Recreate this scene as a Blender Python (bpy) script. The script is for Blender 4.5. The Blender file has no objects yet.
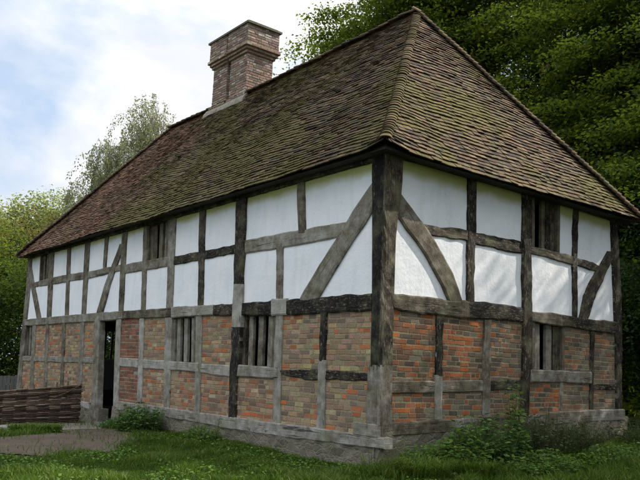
import bpy, bmesh, math, random
import numpy as np
from mathutils import Vector, noise as mnoise

rnd = random.Random(7)
NP = np.random.default_rng(11)
scene = bpy.context.scene
COL = scene.collection
R = math.radians

TIMBER = {
 'A': {
  'a0': ('post', 0.45, 0.03, 'v', [[-15.774, 4.284, -15.389, 4.248], [-15.614, 3.199, -15.236, 3.178], [-15.606, 2.355, -15.23, 2.345], [-15.547, 1.111, -15.177, 1.117], [-15.506, -0.048, -15.094, -0.025]]),
  'a0b': ('brace', 0.45, 0.036, 'v', [[-15.68, 3.936, -15.345, 3.908], [-15.288, 3.391, -14.918, 3.367], [-14.786, 2.829, -14.43, 2.813], [-14.305, 2.263, -13.946, 2.254]]),
  'a1': ('stud', 0.5, 0.028, 'v', [[-13.969, 4.379, -13.504, 4.331], [-13.723, 3.321, -13.351, 3.297], [-13.505, 2.272, -13.182, 2.263]]),
  'a2': ('stud', 0.5, 0.028, 'v', [[-12.489, 4.31, -12.223, 4.282], [-12.306, 3.284, -12.053, 3.267], [-12.126, 2.289, -11.878, 2.282]]),
  'a3': ('stud', 0.5, 0.028, 'v', [[-11.226, 4.308, -10.883, 4.27], [-11.105, 3.307, -10.801, 3.286], [-10.977, 2.295, -10.712, 2.287]]),
  'a4': ('stud', 0.5, 0.028, 'v', [[-9.943, 4.265, -9.732, 4.241], [-9.866, 3.342, -9.683, 3.328]]),
  'a5': ('stud', 0.5, 0.028, 'v', [[-8.943, 4.246, -8.643, 4.21], [-8.841, 3.241, -8.574, 3.221], [-8.733, 2.287, -8.482, 2.279]]),
  'a5b': ('brace', 0.45, 0.036, 'v', [[-8.982, 3.914, -8.715, 3.886], [-9.307, 3.49, -9.016, 3.466], [-9.664, 2.987, -9.348, 2.968], [-10.022, 2.315, -9.656, 2.303]]),
  'a6': ('stud', 0.4, 0.028, 'v', [[-7.801, 4.291, -7.596, 4.265], [-7.695, 3.378, -7.484, 3.359], [-7.573, 2.271, -7.362, 2.264]]),
  'a7': ('stud', 0.3, 0.028, 'v', [[-6.607, 4.311, -6.289, 4.267], [-6.499, 3.275, -6.206, 3.25], [-6.402, 2.253, -6.128, 2.244]]),
  'a8': ('stud', 0.75, 0.028, 'v', [[-5.322, 4.297, -5.063, 4.259], [-5.251, 3.604, -5.015, 3.579], [-5.11, 2.42, -4.907, 2.411], [-5.097, 2.267, -4.907, 2.259]]),
  'a9': ('post', 0.85, 0.05, 'v', [[-3.936, 4.316, -3.612, 4.265], [-3.893, 3.638, -3.57, 3.599], [-3.852, 2.901, -3.546, 2.878], [-3.827, 2.629, -3.523, 2.61]]),
  'a9c': ('post_splice', 0.15, 0.054, 'v', [[-3.819, 2.646, -3.516, 2.627], [-3.812, 2.27, -3.504, 2.258], [-3.8, 1.88, -3.506, 1.875]]),
  'a9d': ('post', 0.95, 0.05, 'v', [[-3.802, 1.898, -3.521, 1.893], [-3.771, 1.218, -3.513, 1.224], [-3.77, 0.96, -3.544, 0.968], [-3.707, 0.319, -3.522, 0.332]]),
  'a10': ('stud', 0.5, 0.028, 'v', [[-2.106, 4.267, -1.905, 4.232], [-2.058, 3.821, -1.852, 3.791], [-1.992, 3.364, -1.795, 3.341]]),
  'a10b': ('stud', 0.45, 0.028, 'v', [[-2.595, 3.247, -2.405, 3.227], [-2.514, 2.286, -2.339, 2.278]]),
  'a11b': ('brace', 0.35, 0.036, 'v', [[-0.18, 3.974, -0.16, 3.528], [-0.261, 3.899, -0.242, 3.466], [-0.66, 3.54, -0.426, 3.284], [-1.043, 3.145, -0.626, 3.099], [-1.472, 2.72, -1.025, 2.685], [-1.888, 2.273, -1.417, 2.252]]),
  'ru1': ('rail', 0.45, 0.022, 'h', [[-15.188, 3.371, -15.147, 3.249], [-13.655, 3.431, -13.594, 3.228], [-12.187, 3.433, -12.133, 3.233], [-10.626, 3.4, -10.583, 3.22], [-9.468, 3.414, -9.432, 3.254], [-8.814, 3.415, -8.782, 3.26]]),
  'ru2': ('rail', 0.35, 0.022, 'h', [[-8.811, 3.403, -8.767, 3.189], [-8.129, 3.408, -8.085, 3.185], [-7.027, 3.386, -6.991, 3.176], [-6.438, 3.397, -6.405, 3.195]]),
  'ru3': ('rail', 0.85, 0.022, 'h', [[-6.39, 3.376, -6.36, 3.191], [-5.709, 3.366, -5.683, 3.194], [-4.609, 3.37, -4.588, 3.208], [-4.407, 3.369, -4.386, 3.199], [-3.787, 3.381, -3.769, 3.215]]),
  'ru4': ('rail', 0.28, 0.022, 'h', [[-3.789, 3.398, -3.763, 3.162], [-3.496, 3.417, -3.47, 3.172], [-2.424, 3.417, -2.402, 3.167], [-1.427, 3.41, -1.411, 3.174], [-1.014, 3.401, -1.001, 3.18], [-0.669, 3.399, -0.658, 3.187]]),
  'g1': ('girding_beam', 0.35, 0.042, 'h', [[-15.408, 2.302, -15.343, 2.111], [-11.975, 2.328, -11.919, 2.126], [-10.079, 2.333, -10.029, 2.121], [-8.487, 2.325, -8.449, 2.141]]),
  'g2': ('girding_beam', 0.6, 0.042, 'h', [[-8.487, 2.323, -8.449, 2.141], [-7.967, 2.319, -7.932, 2.141], [-6.799, 2.312, -6.767, 2.125], [-6.136, 2.312, -6.104, 2.115]]),
  'g3': ('girding_beam', 0.2, 0.045000000000000005, 'h', [[-6.133, 2.328, -6.097, 2.109], [-5.351, 2.317, -5.321, 2.115], [-4.484, 2.303, -4.459, 2.113]]),
  'g4': ('girding_beam', 0.95, 0.042, 'h', [[-4.488, 2.302, -4.463, 2.106], [-3.732, 2.298, -3.708, 2.087], [-3.068, 2.299, -3.044, 2.071], [-2.624, 2.3, -2.602, 2.063]]),
  'g5': ('beam_splice', 0.15, 0.05, 'h', [[-2.615, 2.325, -2.589, 2.047], [-2.194, 2.318, -2.171, 2.044]]),
  'g6': ('girding_beam', 1.0, 0.042, 'h', [[-2.202, 2.29, -2.182, 2.052], [-1.7, 2.289, -1.682, 2.043], [-0.97, 2.291, -0.956, 2.048], [-0.522, 2.292, -0.509, 2.05], [-0.182, 2.291, -0.172, 2.052]]),
  'b1': ('stud', 0.4, 0.028, 'v', [[-14.647, 2.156, -14.358, 2.151], [-14.476, 1.185, -14.192, 1.189], [-14.313, 0.213, -14.026, 0.227]]),
  'b2': ('stud', 0.4, 0.028, 'v', [[-13.561, 2.19, -13.317, 2.184], [-13.161, 0.27, -12.928, 0.282]]),
  'b3': ('stud', 0.5, 0.028, 'v', [[-12.273, 2.187, -12.052, 2.182], [-12.132, 1.426, -11.9, 1.428], [-11.95, 0.28, -11.738, 0.291]]),
  'b4': ('stud', 0.35, 0.028, 'v', [[-11.002, 2.183, -10.736, 2.176], [-10.858, 1.189, -10.598, 1.193], [-10.77, 0.173, -10.515, 0.188]]),
  'dl': ('door_post', 0.35, 0.05, 'v', [[-10.054, 2.206, -9.736, 2.197], [-9.937, 1.439, -9.612, 1.441], [-9.795, 0.276, -9.443, 0.296], [-9.711, -0.267, -9.34, -0.237]]),
  'dr': ('door_post', 0.2, 0.03, 'v', [[-8.82, 2.198, -8.545, 2.19], [-8.72, 1.224, -8.451, 1.228], [-8.522, -0.063, -8.261, -0.043]]),
  'b5': ('stud', 0.15, 0.028, 'v', [[-7.6, 2.164, -7.393, 2.158], [-7.457, 1.034, -7.247, 1.04], [-7.397, 0.371, -7.189, 0.384]]),
  'b6': ('stud', 0.25, 0.028, 'v', [[-6.422, 2.172, -6.117, 2.163], [-6.288, 1.066, -6.0, 1.073], [-6.185, 0.326, -5.935, 0.343]]),
  'b7': ('stud', 0.25, 0.028, 'v', [[-5.147, 2.153, -4.918, 2.146], [-5.027, 1.099, -4.811, 1.105], [-4.958, 0.279, -4.76, 0.293]]),
  'b8': ('stud', 0.25, 0.028, 'v', [[-2.503, 2.105, -2.301, 2.098], [-2.488, 1.327, -2.284, 1.33], [-2.421, 0.321, -2.232, 0.337]]),
  'b9': ('stud', 0.97, 0.028, 'v', [[-1.32, 2.096, -1.168, 2.091], [-1.32, 1.569, -1.165, 1.57], [-1.32, 1.331, -1.153, 1.334]]),
  'b9c': ('stud_splice', 0.2, 0.031, 'v', [[-1.334, 1.346, -1.144, 1.349], [-1.329, 0.83, -1.141, 0.84], [-1.311, 0.325, -1.124, 0.341]]),
  'n1': ('rail', 0.3, 0.022, 'h', [[-15.381, 1.231, -15.33, 1.086], [-12.691, 1.259, -12.646, 1.107], [-10.651, 1.265, -10.614, 1.12], [-9.898, 1.266, -9.864, 1.125]]),
  'n2': ('rail', 0.15, 0.022, 'h', [[-8.636, 1.279, -8.596, 1.093], [-8.002, 1.275, -7.963, 1.081], [-6.728, 1.259, -6.693, 1.065], [-6.171, 1.246, -6.142, 1.07]]),
  'n3': ('window_sill', 0.2, 0.036, 'h', [[-6.101, 1.243, -6.073, 1.071], [-5.503, 1.239, -5.478, 1.076], [-4.904, 1.231, -4.879, 1.057]]),
  'n4': ('rail', 0.2, 0.022, 'h', [[-4.928, 1.228, -4.903, 1.055], [-4.399, 1.218, -4.374, 1.024], [-3.736, 1.211, -3.713, 1.014]]),
  'n5': ('window_sill', 0.25, 0.036, 'h', [[-3.587, 1.231, -3.563, 1.024], [-3.271, 1.226, -3.25, 1.03], [-2.703, 1.216, -2.685, 1.033], [-2.364, 1.214, -2.348, 1.033]]),
  'n6': ('rail', 0.95, 0.022, 'h', [[-2.299, 1.188, -2.293, 1.125], [-2.083, 1.19, -2.074, 1.077], [-1.669, 1.195, -1.658, 1.049], [-1.23, 1.208, -1.22, 1.055], [-0.692, 1.208, -0.684, 1.07], [-0.216, 1.194, -0.21, 1.065]]),
  's1': ('sill_beam', 0.15, 0.05, 'h', [[-15.41, 0.25, -15.357, 0.103], [-12.925, 0.255, -12.882, 0.114], [-9.874, 0.202, -9.841, 0.066]]),
  's2': ('sill_beam', 0.27, 0.06, 'h', [[-8.317, 0.343, -8.275, 0.148], [-6.3, 0.346, -6.269, 0.166], [-4.94, 0.345, -4.913, 0.157], [-3.479, 0.346, -3.456, 0.139], [-2.279, 0.345, -2.262, 0.147], [-1.411, 0.363, -1.397, 0.165], [-0.809, 0.355, -0.799, 0.182], [-0.297, 0.353, -0.289, 0.188], [0.178, 0.339, 0.184, 0.205]]),
 },
 'B': {
  'c1': ('stud', 0.85, 0.028, 'v', [[1.769, 4.407, 1.987, 4.451], [1.762, 3.52, 1.97, 3.553], [1.752, 2.937, 1.946, 2.96], [1.765, 2.304, 1.934, 2.319]]),
  'c2': ('post', 0.8, 0.05, 'v', [[3.165, 4.407, 3.417, 4.455], [3.143, 3.139, 3.384, 3.169], [3.157, 2.147, 3.401, 2.165], [3.151, 1.66, 3.382, 1.671], [3.1, 0.942, 3.298, 0.944], [3.092, 0.55, 3.289, 0.549]]),
  'c3': ('stud', 0.95, 0.028, 'v', [[4.702, 4.439, 4.851, 4.466], [4.617, 3.289, 4.762, 3.307], [4.618, 2.291, 4.761, 2.302]]),
  'c4': ('post', 0.9, 0.04, 'v', [[5.92, 4.358, 6.137, 4.394], [5.935, 3.584, 6.186, 3.617], [5.966, 2.731, 6.222, 2.754], [5.981, 1.799, 6.192, 1.81], [5.941, 0.672, 6.127, 0.671]]),
  'c0b': ('brace', 0.55, 0.036, 'v', [[0.213, 3.447, 0.199, 3.848], [0.263, 3.397, 0.303, 3.749], [0.438, 3.241, 0.765, 3.395], [0.631, 3.1, 1.056, 3.137], [0.816, 2.933, 1.223, 2.962], [1.023, 2.712, 1.436, 2.729], [1.19, 2.514, 1.566, 2.499], [1.349, 2.29, 1.665, 2.31]]),
  'c4b': ('brace', 0.75, 0.036, 'v', [[5.804, 3.644, 6.122, 3.648], [5.641, 3.471, 5.936, 3.47], [5.157, 2.977, 5.533, 2.981], [4.967, 2.72, 5.27, 2.65], [4.795, 2.287, 5.062, 2.289]]),
  'ru1': ('rail', 0.7, 0.022, 'h', [[0.701, 3.387, 0.704, 3.268], [0.86, 3.392, 0.864, 3.231], [1.265, 3.407, 1.268, 3.249], [1.701, 3.439, 1.703, 3.278], [1.915, 3.441, 1.916, 3.266]]),
  'ru2': ('rail', 0.85, 0.022, 'h', [[1.819, 3.434, 1.821, 3.256], [2.152, 3.437, 2.153, 3.231], [2.821, 3.447, 2.82, 3.241], [3.251, 3.444, 3.25, 3.248]]),
  'ru3': ('rail', 0.65, 0.022, 'h', [[3.362, 3.415, 3.36, 3.28], [3.787, 3.417, 3.785, 3.274], [4.413, 3.408, 4.409, 3.255], [4.755, 3.388, 4.751, 3.242]]),
  'ru4': ('rail', 0.7, 0.022, 'h', [[4.723, 3.388, 4.719, 3.239], [5.011, 3.38, 5.006, 3.227], [5.574, 3.332, 5.568, 3.199]]),
  'g1': ('girding_beam', 0.65, 0.042, 'h', [[0.149, 2.301, 0.156, 2.092], [0.48, 2.304, 0.488, 2.063], [1.265, 2.313, 1.27, 2.067], [1.809, 2.335, 1.812, 2.069]]),
  'g1c': ('girding_beam', 0.9, 0.038000000000000006, 'h', [[1.79, 2.333, 1.793, 2.068], [2.14, 2.349, 2.142, 2.077], [2.798, 2.359, 2.797, 2.105], [3.221, 2.35, 3.219, 2.114]]),
  'g2': ('girding_beam', 0.6, 0.042, 'h', [[3.324, 2.312, 3.322, 2.143], [3.6, 2.314, 3.598, 2.133], [4.088, 2.33, 4.084, 2.12], [4.266, 2.323, 4.261, 2.117]]),
  'g3': ('girding_beam', 0.8, 0.042, 'h', [[4.266, 2.323, 4.261, 2.117], [4.944, 2.308, 4.938, 2.108], [6.048, 2.333, 6.037, 2.099]]),
  'd1': ('stud', 0.85, 0.028, 'v', [[1.089, 2.112, 1.253, 2.125], [1.085, 1.63, 1.248, 1.639], [1.082, 1.185, 1.24, 1.189]]),
  'd1c': ('stud', 0.2, 0.03, 'v', [[1.075, 1.199, 1.242, 1.204], [1.084, 0.535, 1.245, 0.534]]),
  'd2': ('stud', 0.45, 0.028, 'v', [[2.168, 2.137, 2.348, 2.151], [2.159, 1.306, 2.347, 1.312], [2.149, 0.555, 2.339, 0.554]]),
  'd3': ('stud', 0.97, 0.028, 'v', [[5.164, 2.152, 5.288, 2.161], [5.118, 1.403, 5.24, 1.407], [5.073, 0.654, 5.187, 0.654]]),
  'd4': ('stud', 0.35, 0.018000000000000002, 'v', [[4.213, 1.188, 4.316, 1.191], [4.146, 0.655, 4.248, 0.655]]),
  'n1': ('rail', 0.5, 0.022, 'h', [[0.212, 1.093, 0.218, 0.923], [1.075, 1.116, 1.08, 0.94], [1.182, 1.122, 1.185, 0.944]]),
  'n2': ('rail', 0.42, 0.022, 'h', [[1.16, 1.121, 1.164, 0.947], [2.151, 1.15, 2.153, 0.976], [2.271, 1.153, 2.272, 0.981]]),
  'n3': ('rail', 0.98, 0.022, 'h', [[2.319, 1.149, 2.32, 0.994], [3.181, 1.186, 3.179, 1.021]]),
  'n4': ('window_sill', 0.45, 0.036, 'h', [[3.35, 1.355, 3.348, 1.149], [4.224, 1.367, 4.219, 1.162], [5.145, 1.369, 5.138, 1.159]]),
  'n5': ('rail', 0.85, 0.022, 'h', [[5.161, 1.159, 5.157, 1.061], [6.027, 1.166, 6.022, 1.068]]),
  's1': ('sill_beam', 0.5, 0.055, 'h', [[-0.005, 0.521, 0.003, 0.332], [0.162, 0.535, 0.169, 0.351], [1.052, 0.568, 1.057, 0.377], [2.045, 0.594, 2.047, 0.397], [3.237, 0.612, 3.235, 0.424]]),
  's2': ('sill_beam', 0.42, 0.06, 'h', [[3.23, 0.619, 3.228, 0.433], [4.132, 0.681, 4.127, 0.471], [5.275, 0.715, 5.267, 0.506], [6.182, 0.723, 6.171, 0.518]]),
 },
}
OPEN = {
 'A1': [(-14.527, 3.376), (-13.753, 3.411), (-13.909, 4.202), (-14.66, 4.155)],
 'A2': [(-7.503, 3.387), (-6.568, 3.39), (-6.632, 4.189), (-7.599, 4.179)],
 'A3': [(-15.452, 1.231), (-14.507, 1.243), (-14.703, 2.131), (-15.554, 2.117)],
 'A4': [(-6.104, 1.229), (-5.091, 1.229), (-5.195, 2.119), (-6.183, 2.107)],
 'A5': [(-3.576, 1.207), (-2.511, 1.207), (-2.54, 2.075), (-3.611, 2.091)],
 'B1': [(3.476, 3.408), (4.233, 3.404), (4.268, 4.33), (3.486, 4.317)],
 'B2': [(3.454, 1.348), (4.337, 1.352), (4.355, 2.133), (3.463, 2.154)],
 'door': [(-9.419, -0.221), (-8.554, -0.087), (-8.874, 2.155), (-9.798, 2.155)],
}
CLOUD_OFF=(3.1,.7,0)
CLOUD_LO,CLOUD_HI=.42,.54
CLOUD_B=8.0
CLOUD_Z=27.
EXPO=0.5


# ------------------------------------------------------------------ helpers
def link(o, parent=None):
    COL.objects.link(o)
    if parent is not None:
        o.parent = parent
    return o

def tag(o, label=None, cat=None, group=None, kind=None):
    if label: o['label'] = label
    if cat: o['category'] = cat
    if group: o['group'] = group
    if kind: o['kind'] = kind
    return o

def empty(name, loc, label, cat, group=None):
    o = bpy.data.objects.new(name, None)
    o.location = loc
    o.empty_display_size = 0.2
    COL.objects.link(o)
    return tag(o, label, cat, group)

def fbm(x, y, z=0.0, o=3):
    return mnoise.fractal(Vector((x, y, z)), 0.6, 2.0, o)

def mk(name, V, F, mat, parent=None, attrs=None, uvs=None, smooth=False, recalc=True, cols=None):
    """link vertices and faces (world coordinates) as ONE mesh object; parent's location is subtracted"""
    off = Vector((0, 0, 0))
    p = parent
    while p is not None:
        off += p.location
        p = p.parent
    if len(off) and off.length > 0:
        V = [(v[0]-off.x, v[1]-off.y, v[2]-off.z) for v in V]
    me = bpy.data.meshes.new(name)
    me.from_pydata(V, [], F)
    me.materials.append(mat)
    if attrs:
        for k, vals in attrs.items():
            a = me.attributes.new(k, 'FLOAT', 'POINT')
            a.data.foreach_set('value', np.asarray(vals, dtype=np.float32))
    if cols is not None:
        a = me.attributes.new('Col', 'FLOAT_COLOR', 'POINT')
        a.data.foreach_set('color', np.asarray(cols, dtype=np.float32).ravel())
    if uvs is not None:
        ul = me.uv_layers.new(name='UVMap')
        idx = np.empty(len(me.loops), dtype=np.int32)
        me.loops.foreach_get('vertex_index', idx)
        ul.data.foreach_set('uv', np.asarray(uvs, dtype=np.float32)[idx].ravel())
    if recalc:
        bm = bmesh.new(); bm.from_mesh(me)
        bmesh.ops.recalc_face_normals(bm, faces=bm.faces)
        bm.to_mesh(me); bm.free()
    if smooth:
        me.polygons.foreach_set('use_smooth', [True]*len(me.polygons))
    me.update()
    return link(bpy.data.objects.new(name, me), parent)

def mknp(name, V, F, mat, parent=None, attrs=None, smooth=False):
    """fast numpy mesh: V (N,3), F (M,k)"""
    off = np.zeros(3); p = parent
    while p is not None:
        off += np.array(p.location); p = p.parent
    V = np.asarray(V, dtype=np.float32) - off.astype(np.float32)
    k = F.shape[1]; M = len(F)
    me = bpy.data.meshes.new(name)
    me.vertices.add(len(V)); me.vertices.foreach_set('co', V.ravel())
    me.loops.add(M*k); me.loops.foreach_set('vertex_index', F.astype(np.int32).ravel())
    me.polygons.add(M)
    me.polygons.foreach_set('loop_start', np.arange(0, M*k, k, dtype=np.int32))
    me.polygons.foreach_set('loop_total', np.full(M, k, dtype=np.int32))
    if smooth:
        me.polygons.foreach_set('use_smooth', np.ones(M, dtype=bool))
    me.update(calc_edges=True)
    me.materials.append(mat)
    if attrs:
        for kk, vals in attrs.items():
            a = me.attributes.new(kk, 'FLOAT', 'POINT')
            a.data.foreach_set('value', np.asarray(vals, dtype=np.float32))
    return link(bpy.data.objects.new(name, me), parent)

class Acc:
    def __init__(s): s.V=[]; s.F=[]; s.C=[]; s.T=[]
    def box8(s, P, col=None, t=None):
        n=len(s.V); s.V += [tuple(p) for p in P]
        s.F += [(n,n+1,n+2,n+3),(n+4,n+7,n+6,n+5),(n,n+4,n+5,n+1),(n+1,n+5,n+6,n+2),(n+2,n+6,n+7,n+3),(n+3,n+7,n+4,n)]
        if col is not None: s.C += [(*col,1)]*8
        if t is not None: s.T += [t]*8
    def box(s, a, b, col=None, t=None):
        x0,y0,z0=a; x1,y1,z1=b
        s.box8([(x0,y0,z0),(x1,y0,z0),(x1,y1,z0),(x0,y1,z0),(x0,y0,z1),(x1,y0,z1),(x1,y1,z1),(x0,y1,z1)],col,t)
    def tube(s, pts, rad, n=6, t=None, cap=True):
        base=len(s.V); m=len(pts)
        pts=[Vector(p) for p in pts]
        prev=None
        for i,p in enumerate(pts):
            d=(pts[min(i+1,m-1)]-pts[max(i-1,0)])
            if d.length<1e-9: d=Vector((0,0,1))
            d.normalize()
            if prev is None:
                a=d.orthogonal().normalized()
            else:
                a=(prev-d*prev.dot(d))
                a=a.normalized() if a.length>1e-6 else d.orthogonal().normalized()
            prev=a; b=d.cross(a)
            r=rad[i] if hasattr(rad,'__len__') else rad
            for k in range(n):
                th=2*math.pi*k/n
                s.V.append(tuple(p+a*(math.cos(th)*r)+b*(math.sin(th)*r)))
                if t is not None: s.T.append(t)
        for i in range(m-1):
            for k in range(n):
                k2=(k+1)%n
                s.F.append((base+i*n+k,base+i*n+k2,base+(i+1)*n+k2,base+(i+1)*n+k))
        if cap:
            s.F.append(tuple(base+k for k in range(n))[::-1]); s.F.append(tuple(base+(m-1)*n+k for k in range(n)))

# ------------------------------------------------------------------ materials
class NT:
    def __init__(s, name):
        s.m=bpy.data.materials.new(name); s.m.use_nodes=True
        s.t=s.m.node_tree; s.t.nodes.clear()
        s.out=s.n('ShaderNodeOutputMaterial')
    def n(s, ty, **kw):
        nd=s.t.nodes.new(ty)
        for k,v in kw.items():
            if k.startswith('i_'):
                key=k[2:]; key=int(key) if key.isdigit() else key.replace('_',' ')
                nd.inputs[key].default_value=v
            else: setattr(nd,k,v)
        return nd
    def l(s,a,b): s.t.links.new(a,b)
    def noise(s, vec, scale, detail=4, rough=.6, dist=0.):
        nd=s.n('ShaderNodeTexNoise'); nd.inputs['Scale'].default_value=scale
        nd.inputs['Detail'].default_value=detail; nd.inputs['Roughness'].default_value=rough
        nd.inputs['Distortion'].default_value=dist
        if vec is not None: s.l(vec, nd.inputs['Vector'])
        return nd.outputs['Fac']
    def ramp(s, fac, stops, interp='LINEAR'):
        nd=s.n('ShaderNodeValToRGB'); cr=nd.color_ramp; cr.interpolation=interp
        while len(cr.elements)<len(stops): cr.elements.new(.5)
        for e,(p,c) in zip(cr.elements,stops):
            e.position=p; e.color=(*c,1) if len(c)==3 else c
        s.l(fac, nd.inputs[0]); return nd.outputs[0]
    def mix(s, fac, a, b, mode='MIX'):
        nd=s.n('ShaderNodeMix', data_type='RGBA', blend_type=mode)
        for sock,v in ((nd.inputs[0],fac),(nd.inputs[6],a),(nd.inputs[7],b)):
            if isinstance(v,(int,float)): sock.default_value=v
            elif isinstance(v,tuple): sock.default_value=(*v,1) if len(v)==3 else v
            else: s.l(v,sock)
        return nd.outputs[2]
    def math(s, op, a, b=0., c=None, clamp=False):
        nd=s.n('ShaderNodeMath', operation=op, use_clamp=clamp)
        for i,v in enumerate((a,b,c)):
            if v is None: continue
            if isinstance(v,(int,float)): nd.inputs[i].default_value=v
            else: s.l(v,nd.inputs[i])
        return nd.outputs[0]
    def mapr(s, v, a,b,c=0.,d=1.):
        nd=s.n('ShaderNodeMapRange'); s.l(v,nd.inputs[0])
        for i,x in enumerate((a,b,c,d)): nd.inputs[i+1].default_value=x
        return nd.outputs[0]
    def attr(s, name, out='Fac'):
        return s.n('ShaderNodeAttribute', attribute_name=name).outputs[out]
    def pos(s): return s.n('ShaderNodeNewGeometry').outputs['Position']
    def scale(s, vec, sc):
        nd=s.n('ShaderNodeMapping'); s.l(vec,nd.inputs[0]); nd.inputs['Scale'].default_value=sc
        return nd.outputs[0]
    def finish(s, color, rough=.85, bump=None, bstr=.5, bdist=.01, spec=.3, trans=None, tfac=.4):
        b=s.n('ShaderNodeBsdfPrincipled')
        if isinstance(color,tuple): b.inputs['Base Color'].default_value=(*color,1)
        else: s.l(color,b.inputs['Base Color'])
        if isinstance(rough,(int,float)): b.inputs['Roughness'].default_value=rough
        else: s.l(rough,b.inputs['Roughness'])
        b.inputs['Specular IOR Level'].default_value=spec
        if bump is not None:
            bn=s.n('ShaderNodeBump'); bn.inputs['Strength'].default_value=bstr; bn.inputs['Distance'].default_value=bdist
            s.l(bump,bn.inputs['Height']); s.l(bn.outputs[0],b.inputs['Normal'])
        sh=b.outputs[0]
        if trans is not None:
            t=s.n('ShaderNodeBsdfTranslucent')
            if isinstance(trans,tuple): t.inputs[0].default_value=(*trans,1)
            else: s.l(trans,t.inputs[0])
            mx=s.n('ShaderNodeMixShader'); mx.inputs[0].default_value=tfac
            s.l(sh,mx.inputs[1]); s.l(t.outputs[0],mx.inputs[2]); sh=mx.outputs[0]
        s.l(sh,s.out.inputs[0]); return s.m

def mat_timber():
    t=NT('weathered_oak')
    uv=t.n('ShaderNodeUVMap').outputs[0]
    grain=t.noise(t.scale(uv,(2.6,70,1)),1,6,.65,.4)
    crack=t.noise(t.scale(uv,(1.1,20,1)),1,4,.55,1.2)
    blot=t.noise(t.pos(),6,5,.7)
    fine=t.noise(t.pos(),60,4,.75)
    flake=t.noise(t.scale(uv,(13,42,1)),1,5,.7,.6)
    tone=t.attr('tone')
    dk=t.mapr(tone,.5,.9)
    k=t.math('ADD',tone,t.math('MULTIPLY',t.math('SUBTRACT',blot,.5),1.0))
    k=t.math('ADD',k,t.math('MULTIPLY',t.math('SUBTRACT',grain,.5),.45))
    k=t.math('ADD',k,t.math('MULTIPLY',t.math('SUBTRACT',fine,.5),.5))
    fl=t.math('MULTIPLY',t.mapr(flake,.52,.62),dk)
    k=t.math('SUBTRACT',k,t.math('MULTIPLY',fl,.5),clamp=True)
    col=t.ramp(k,[(0,(.39,.375,.335)),(.25,(.24,.225,.19)),(.5,(.11,.088,.06)),(.75,(.028,.021,.015)),(1,(.006,.005,.005))])
    tint=t.noise(t.pos(),2.5,3,.6)
    col=t.mix(t.mapr(tint,.48,.68,0,.45),col,(.155,.16,.085))
    cr=t.mapr(crack,.33,.37,0,1)
    col=t.mix(cr,t.mix(.7,col,(.01,.009,.008)),col)
    h=t.math('ADD',t.math('MULTIPLY',grain,.4),t.math('MULTIPLY',cr,.5))
    h=t.math('ADD',h,t.math('MULTIPLY',t.math('MULTIPLY',flake,dk),1.2))
    h=t.math('ADD',h,t.math('MULTIPLY',fine,.3))
    return t.finish(col,.85,h,.9,.012,.25)

def mat_plaster():
    t=NT('limewash_plaster')
    p=t.pos()
    a=t.noise(p,1.3,4,.6); b=t.noise(p,14,5,.65); c=t.noise(t.scale(p,(3,3,.6)),2,4,.6)
    col=t.mix(t.mapr(a,.35,.7),(.82,.83,.84),(.74,.76,.79))
    col=t.mix(t.mapr(c,.50,.75,0,.4),col,(.60,.62,.60))
    vc=t.n('ShaderNodeTexVoronoi',feature='DISTANCE_TO_EDGE'); vc.inputs['Scale'].default_value=2.3
    wv=t.n('ShaderNodeVectorMath',operation='MULTIPLY_ADD'); wn=t.n('ShaderNodeTexNoise'); wn.inputs['Scale'].default_value=6; wn.inputs['Detail'].default_value=6; t.l(p,wn.inputs['Vector'])
    t.l(wn.outputs['Color'],wv.inputs[0]); wv.inputs[1].default_value=(.35,.35,.35); t.l(p,wv.inputs[2]); t.l(wv.outputs[0],vc.inputs['Vector'])
    ck=t.math('MULTIPLY',t.mapr(vc.outputs['Distance'],.0,.006,1,0),t.mapr(a,.5,.6))
    col=t.mix(t.math('MULTIPLY',ck,.5),col,(.35,.35,.35))
    dr=t.noise(t.scale(p,(14,14,.9)),1,4,.6)
    col=t.mix(t.mapr(dr,.6,.8,0,.14),col,(.50,.52,.47))
    # green algae bloom in the strip just under the eaves
    z=t.n('ShaderNodeSeparateXYZ'); t.l(p,z.inputs[0])
    g=t.math('ADD',z.outputs[2],t.math('MULTIPLY',t.math('SUBTRACT',t.noise(p,1.8,4,.6),.5),.22))
    col=t.mix(t.mapr(g,4.02,4.14,0,.9),col,(.42,.44,.14))
    spot=t.noise(p,38,2,.5)
    col=t.mix(t.mapr(spot,.72,.76,0,.6),col,(.3,.3,.3))
    h=t.math('ADD',t.math('MULTIPLY',b,.5),a)
    return t.finish(col,.95,h,.4,.03,.08)

def mat_brick():
    t=NT('old_handmade_brick')
    p=t.pos(); c=t.attr('Col','Color')
    a=t.noise(p,30,5,.7); b=t.noise(p,7,4,.6); d=t.noise(p,90,3,.6)
    col=t.mix(t.mapr(a,.35,.75,0,.7),c,t.mix(.65,c,(.06,.05,.04)),)
    col=t.mix(t.mapr(b,.45,.7,0,.5),col,(.20,.17,.11))
    col=t.mix(t.mapr(d,.58,.72,0,.6),col,(.36,.31,.22))
    e_=t.noise(p,140,2,.5); col=t.mix(t.mapr(e_,.55,.68,0,.7),col,(.03,.025,.02))
    return t.finish(col,.93,t.math('ADD',a,t.math('MULTIPLY',d,.5)),.8,.008,.15)

def mat_mortar():
    t=NT('lime_mortar')
    p=t.pos(); a=t.noise(p,25,5,.7); b=t.noise(p,2.2,4,.6)
    col=t.ramp(a,[(.25,(.13,.105,.065)),(.55,(.30,.25,.155)),(.85,(.44,.38,.25))])
    col=t.mix(t.mapr(b,.45,.7,0,.5),col,(.19,.18,.11))
    return t.finish(col,.95,a,.8,.01,.1)

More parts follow.
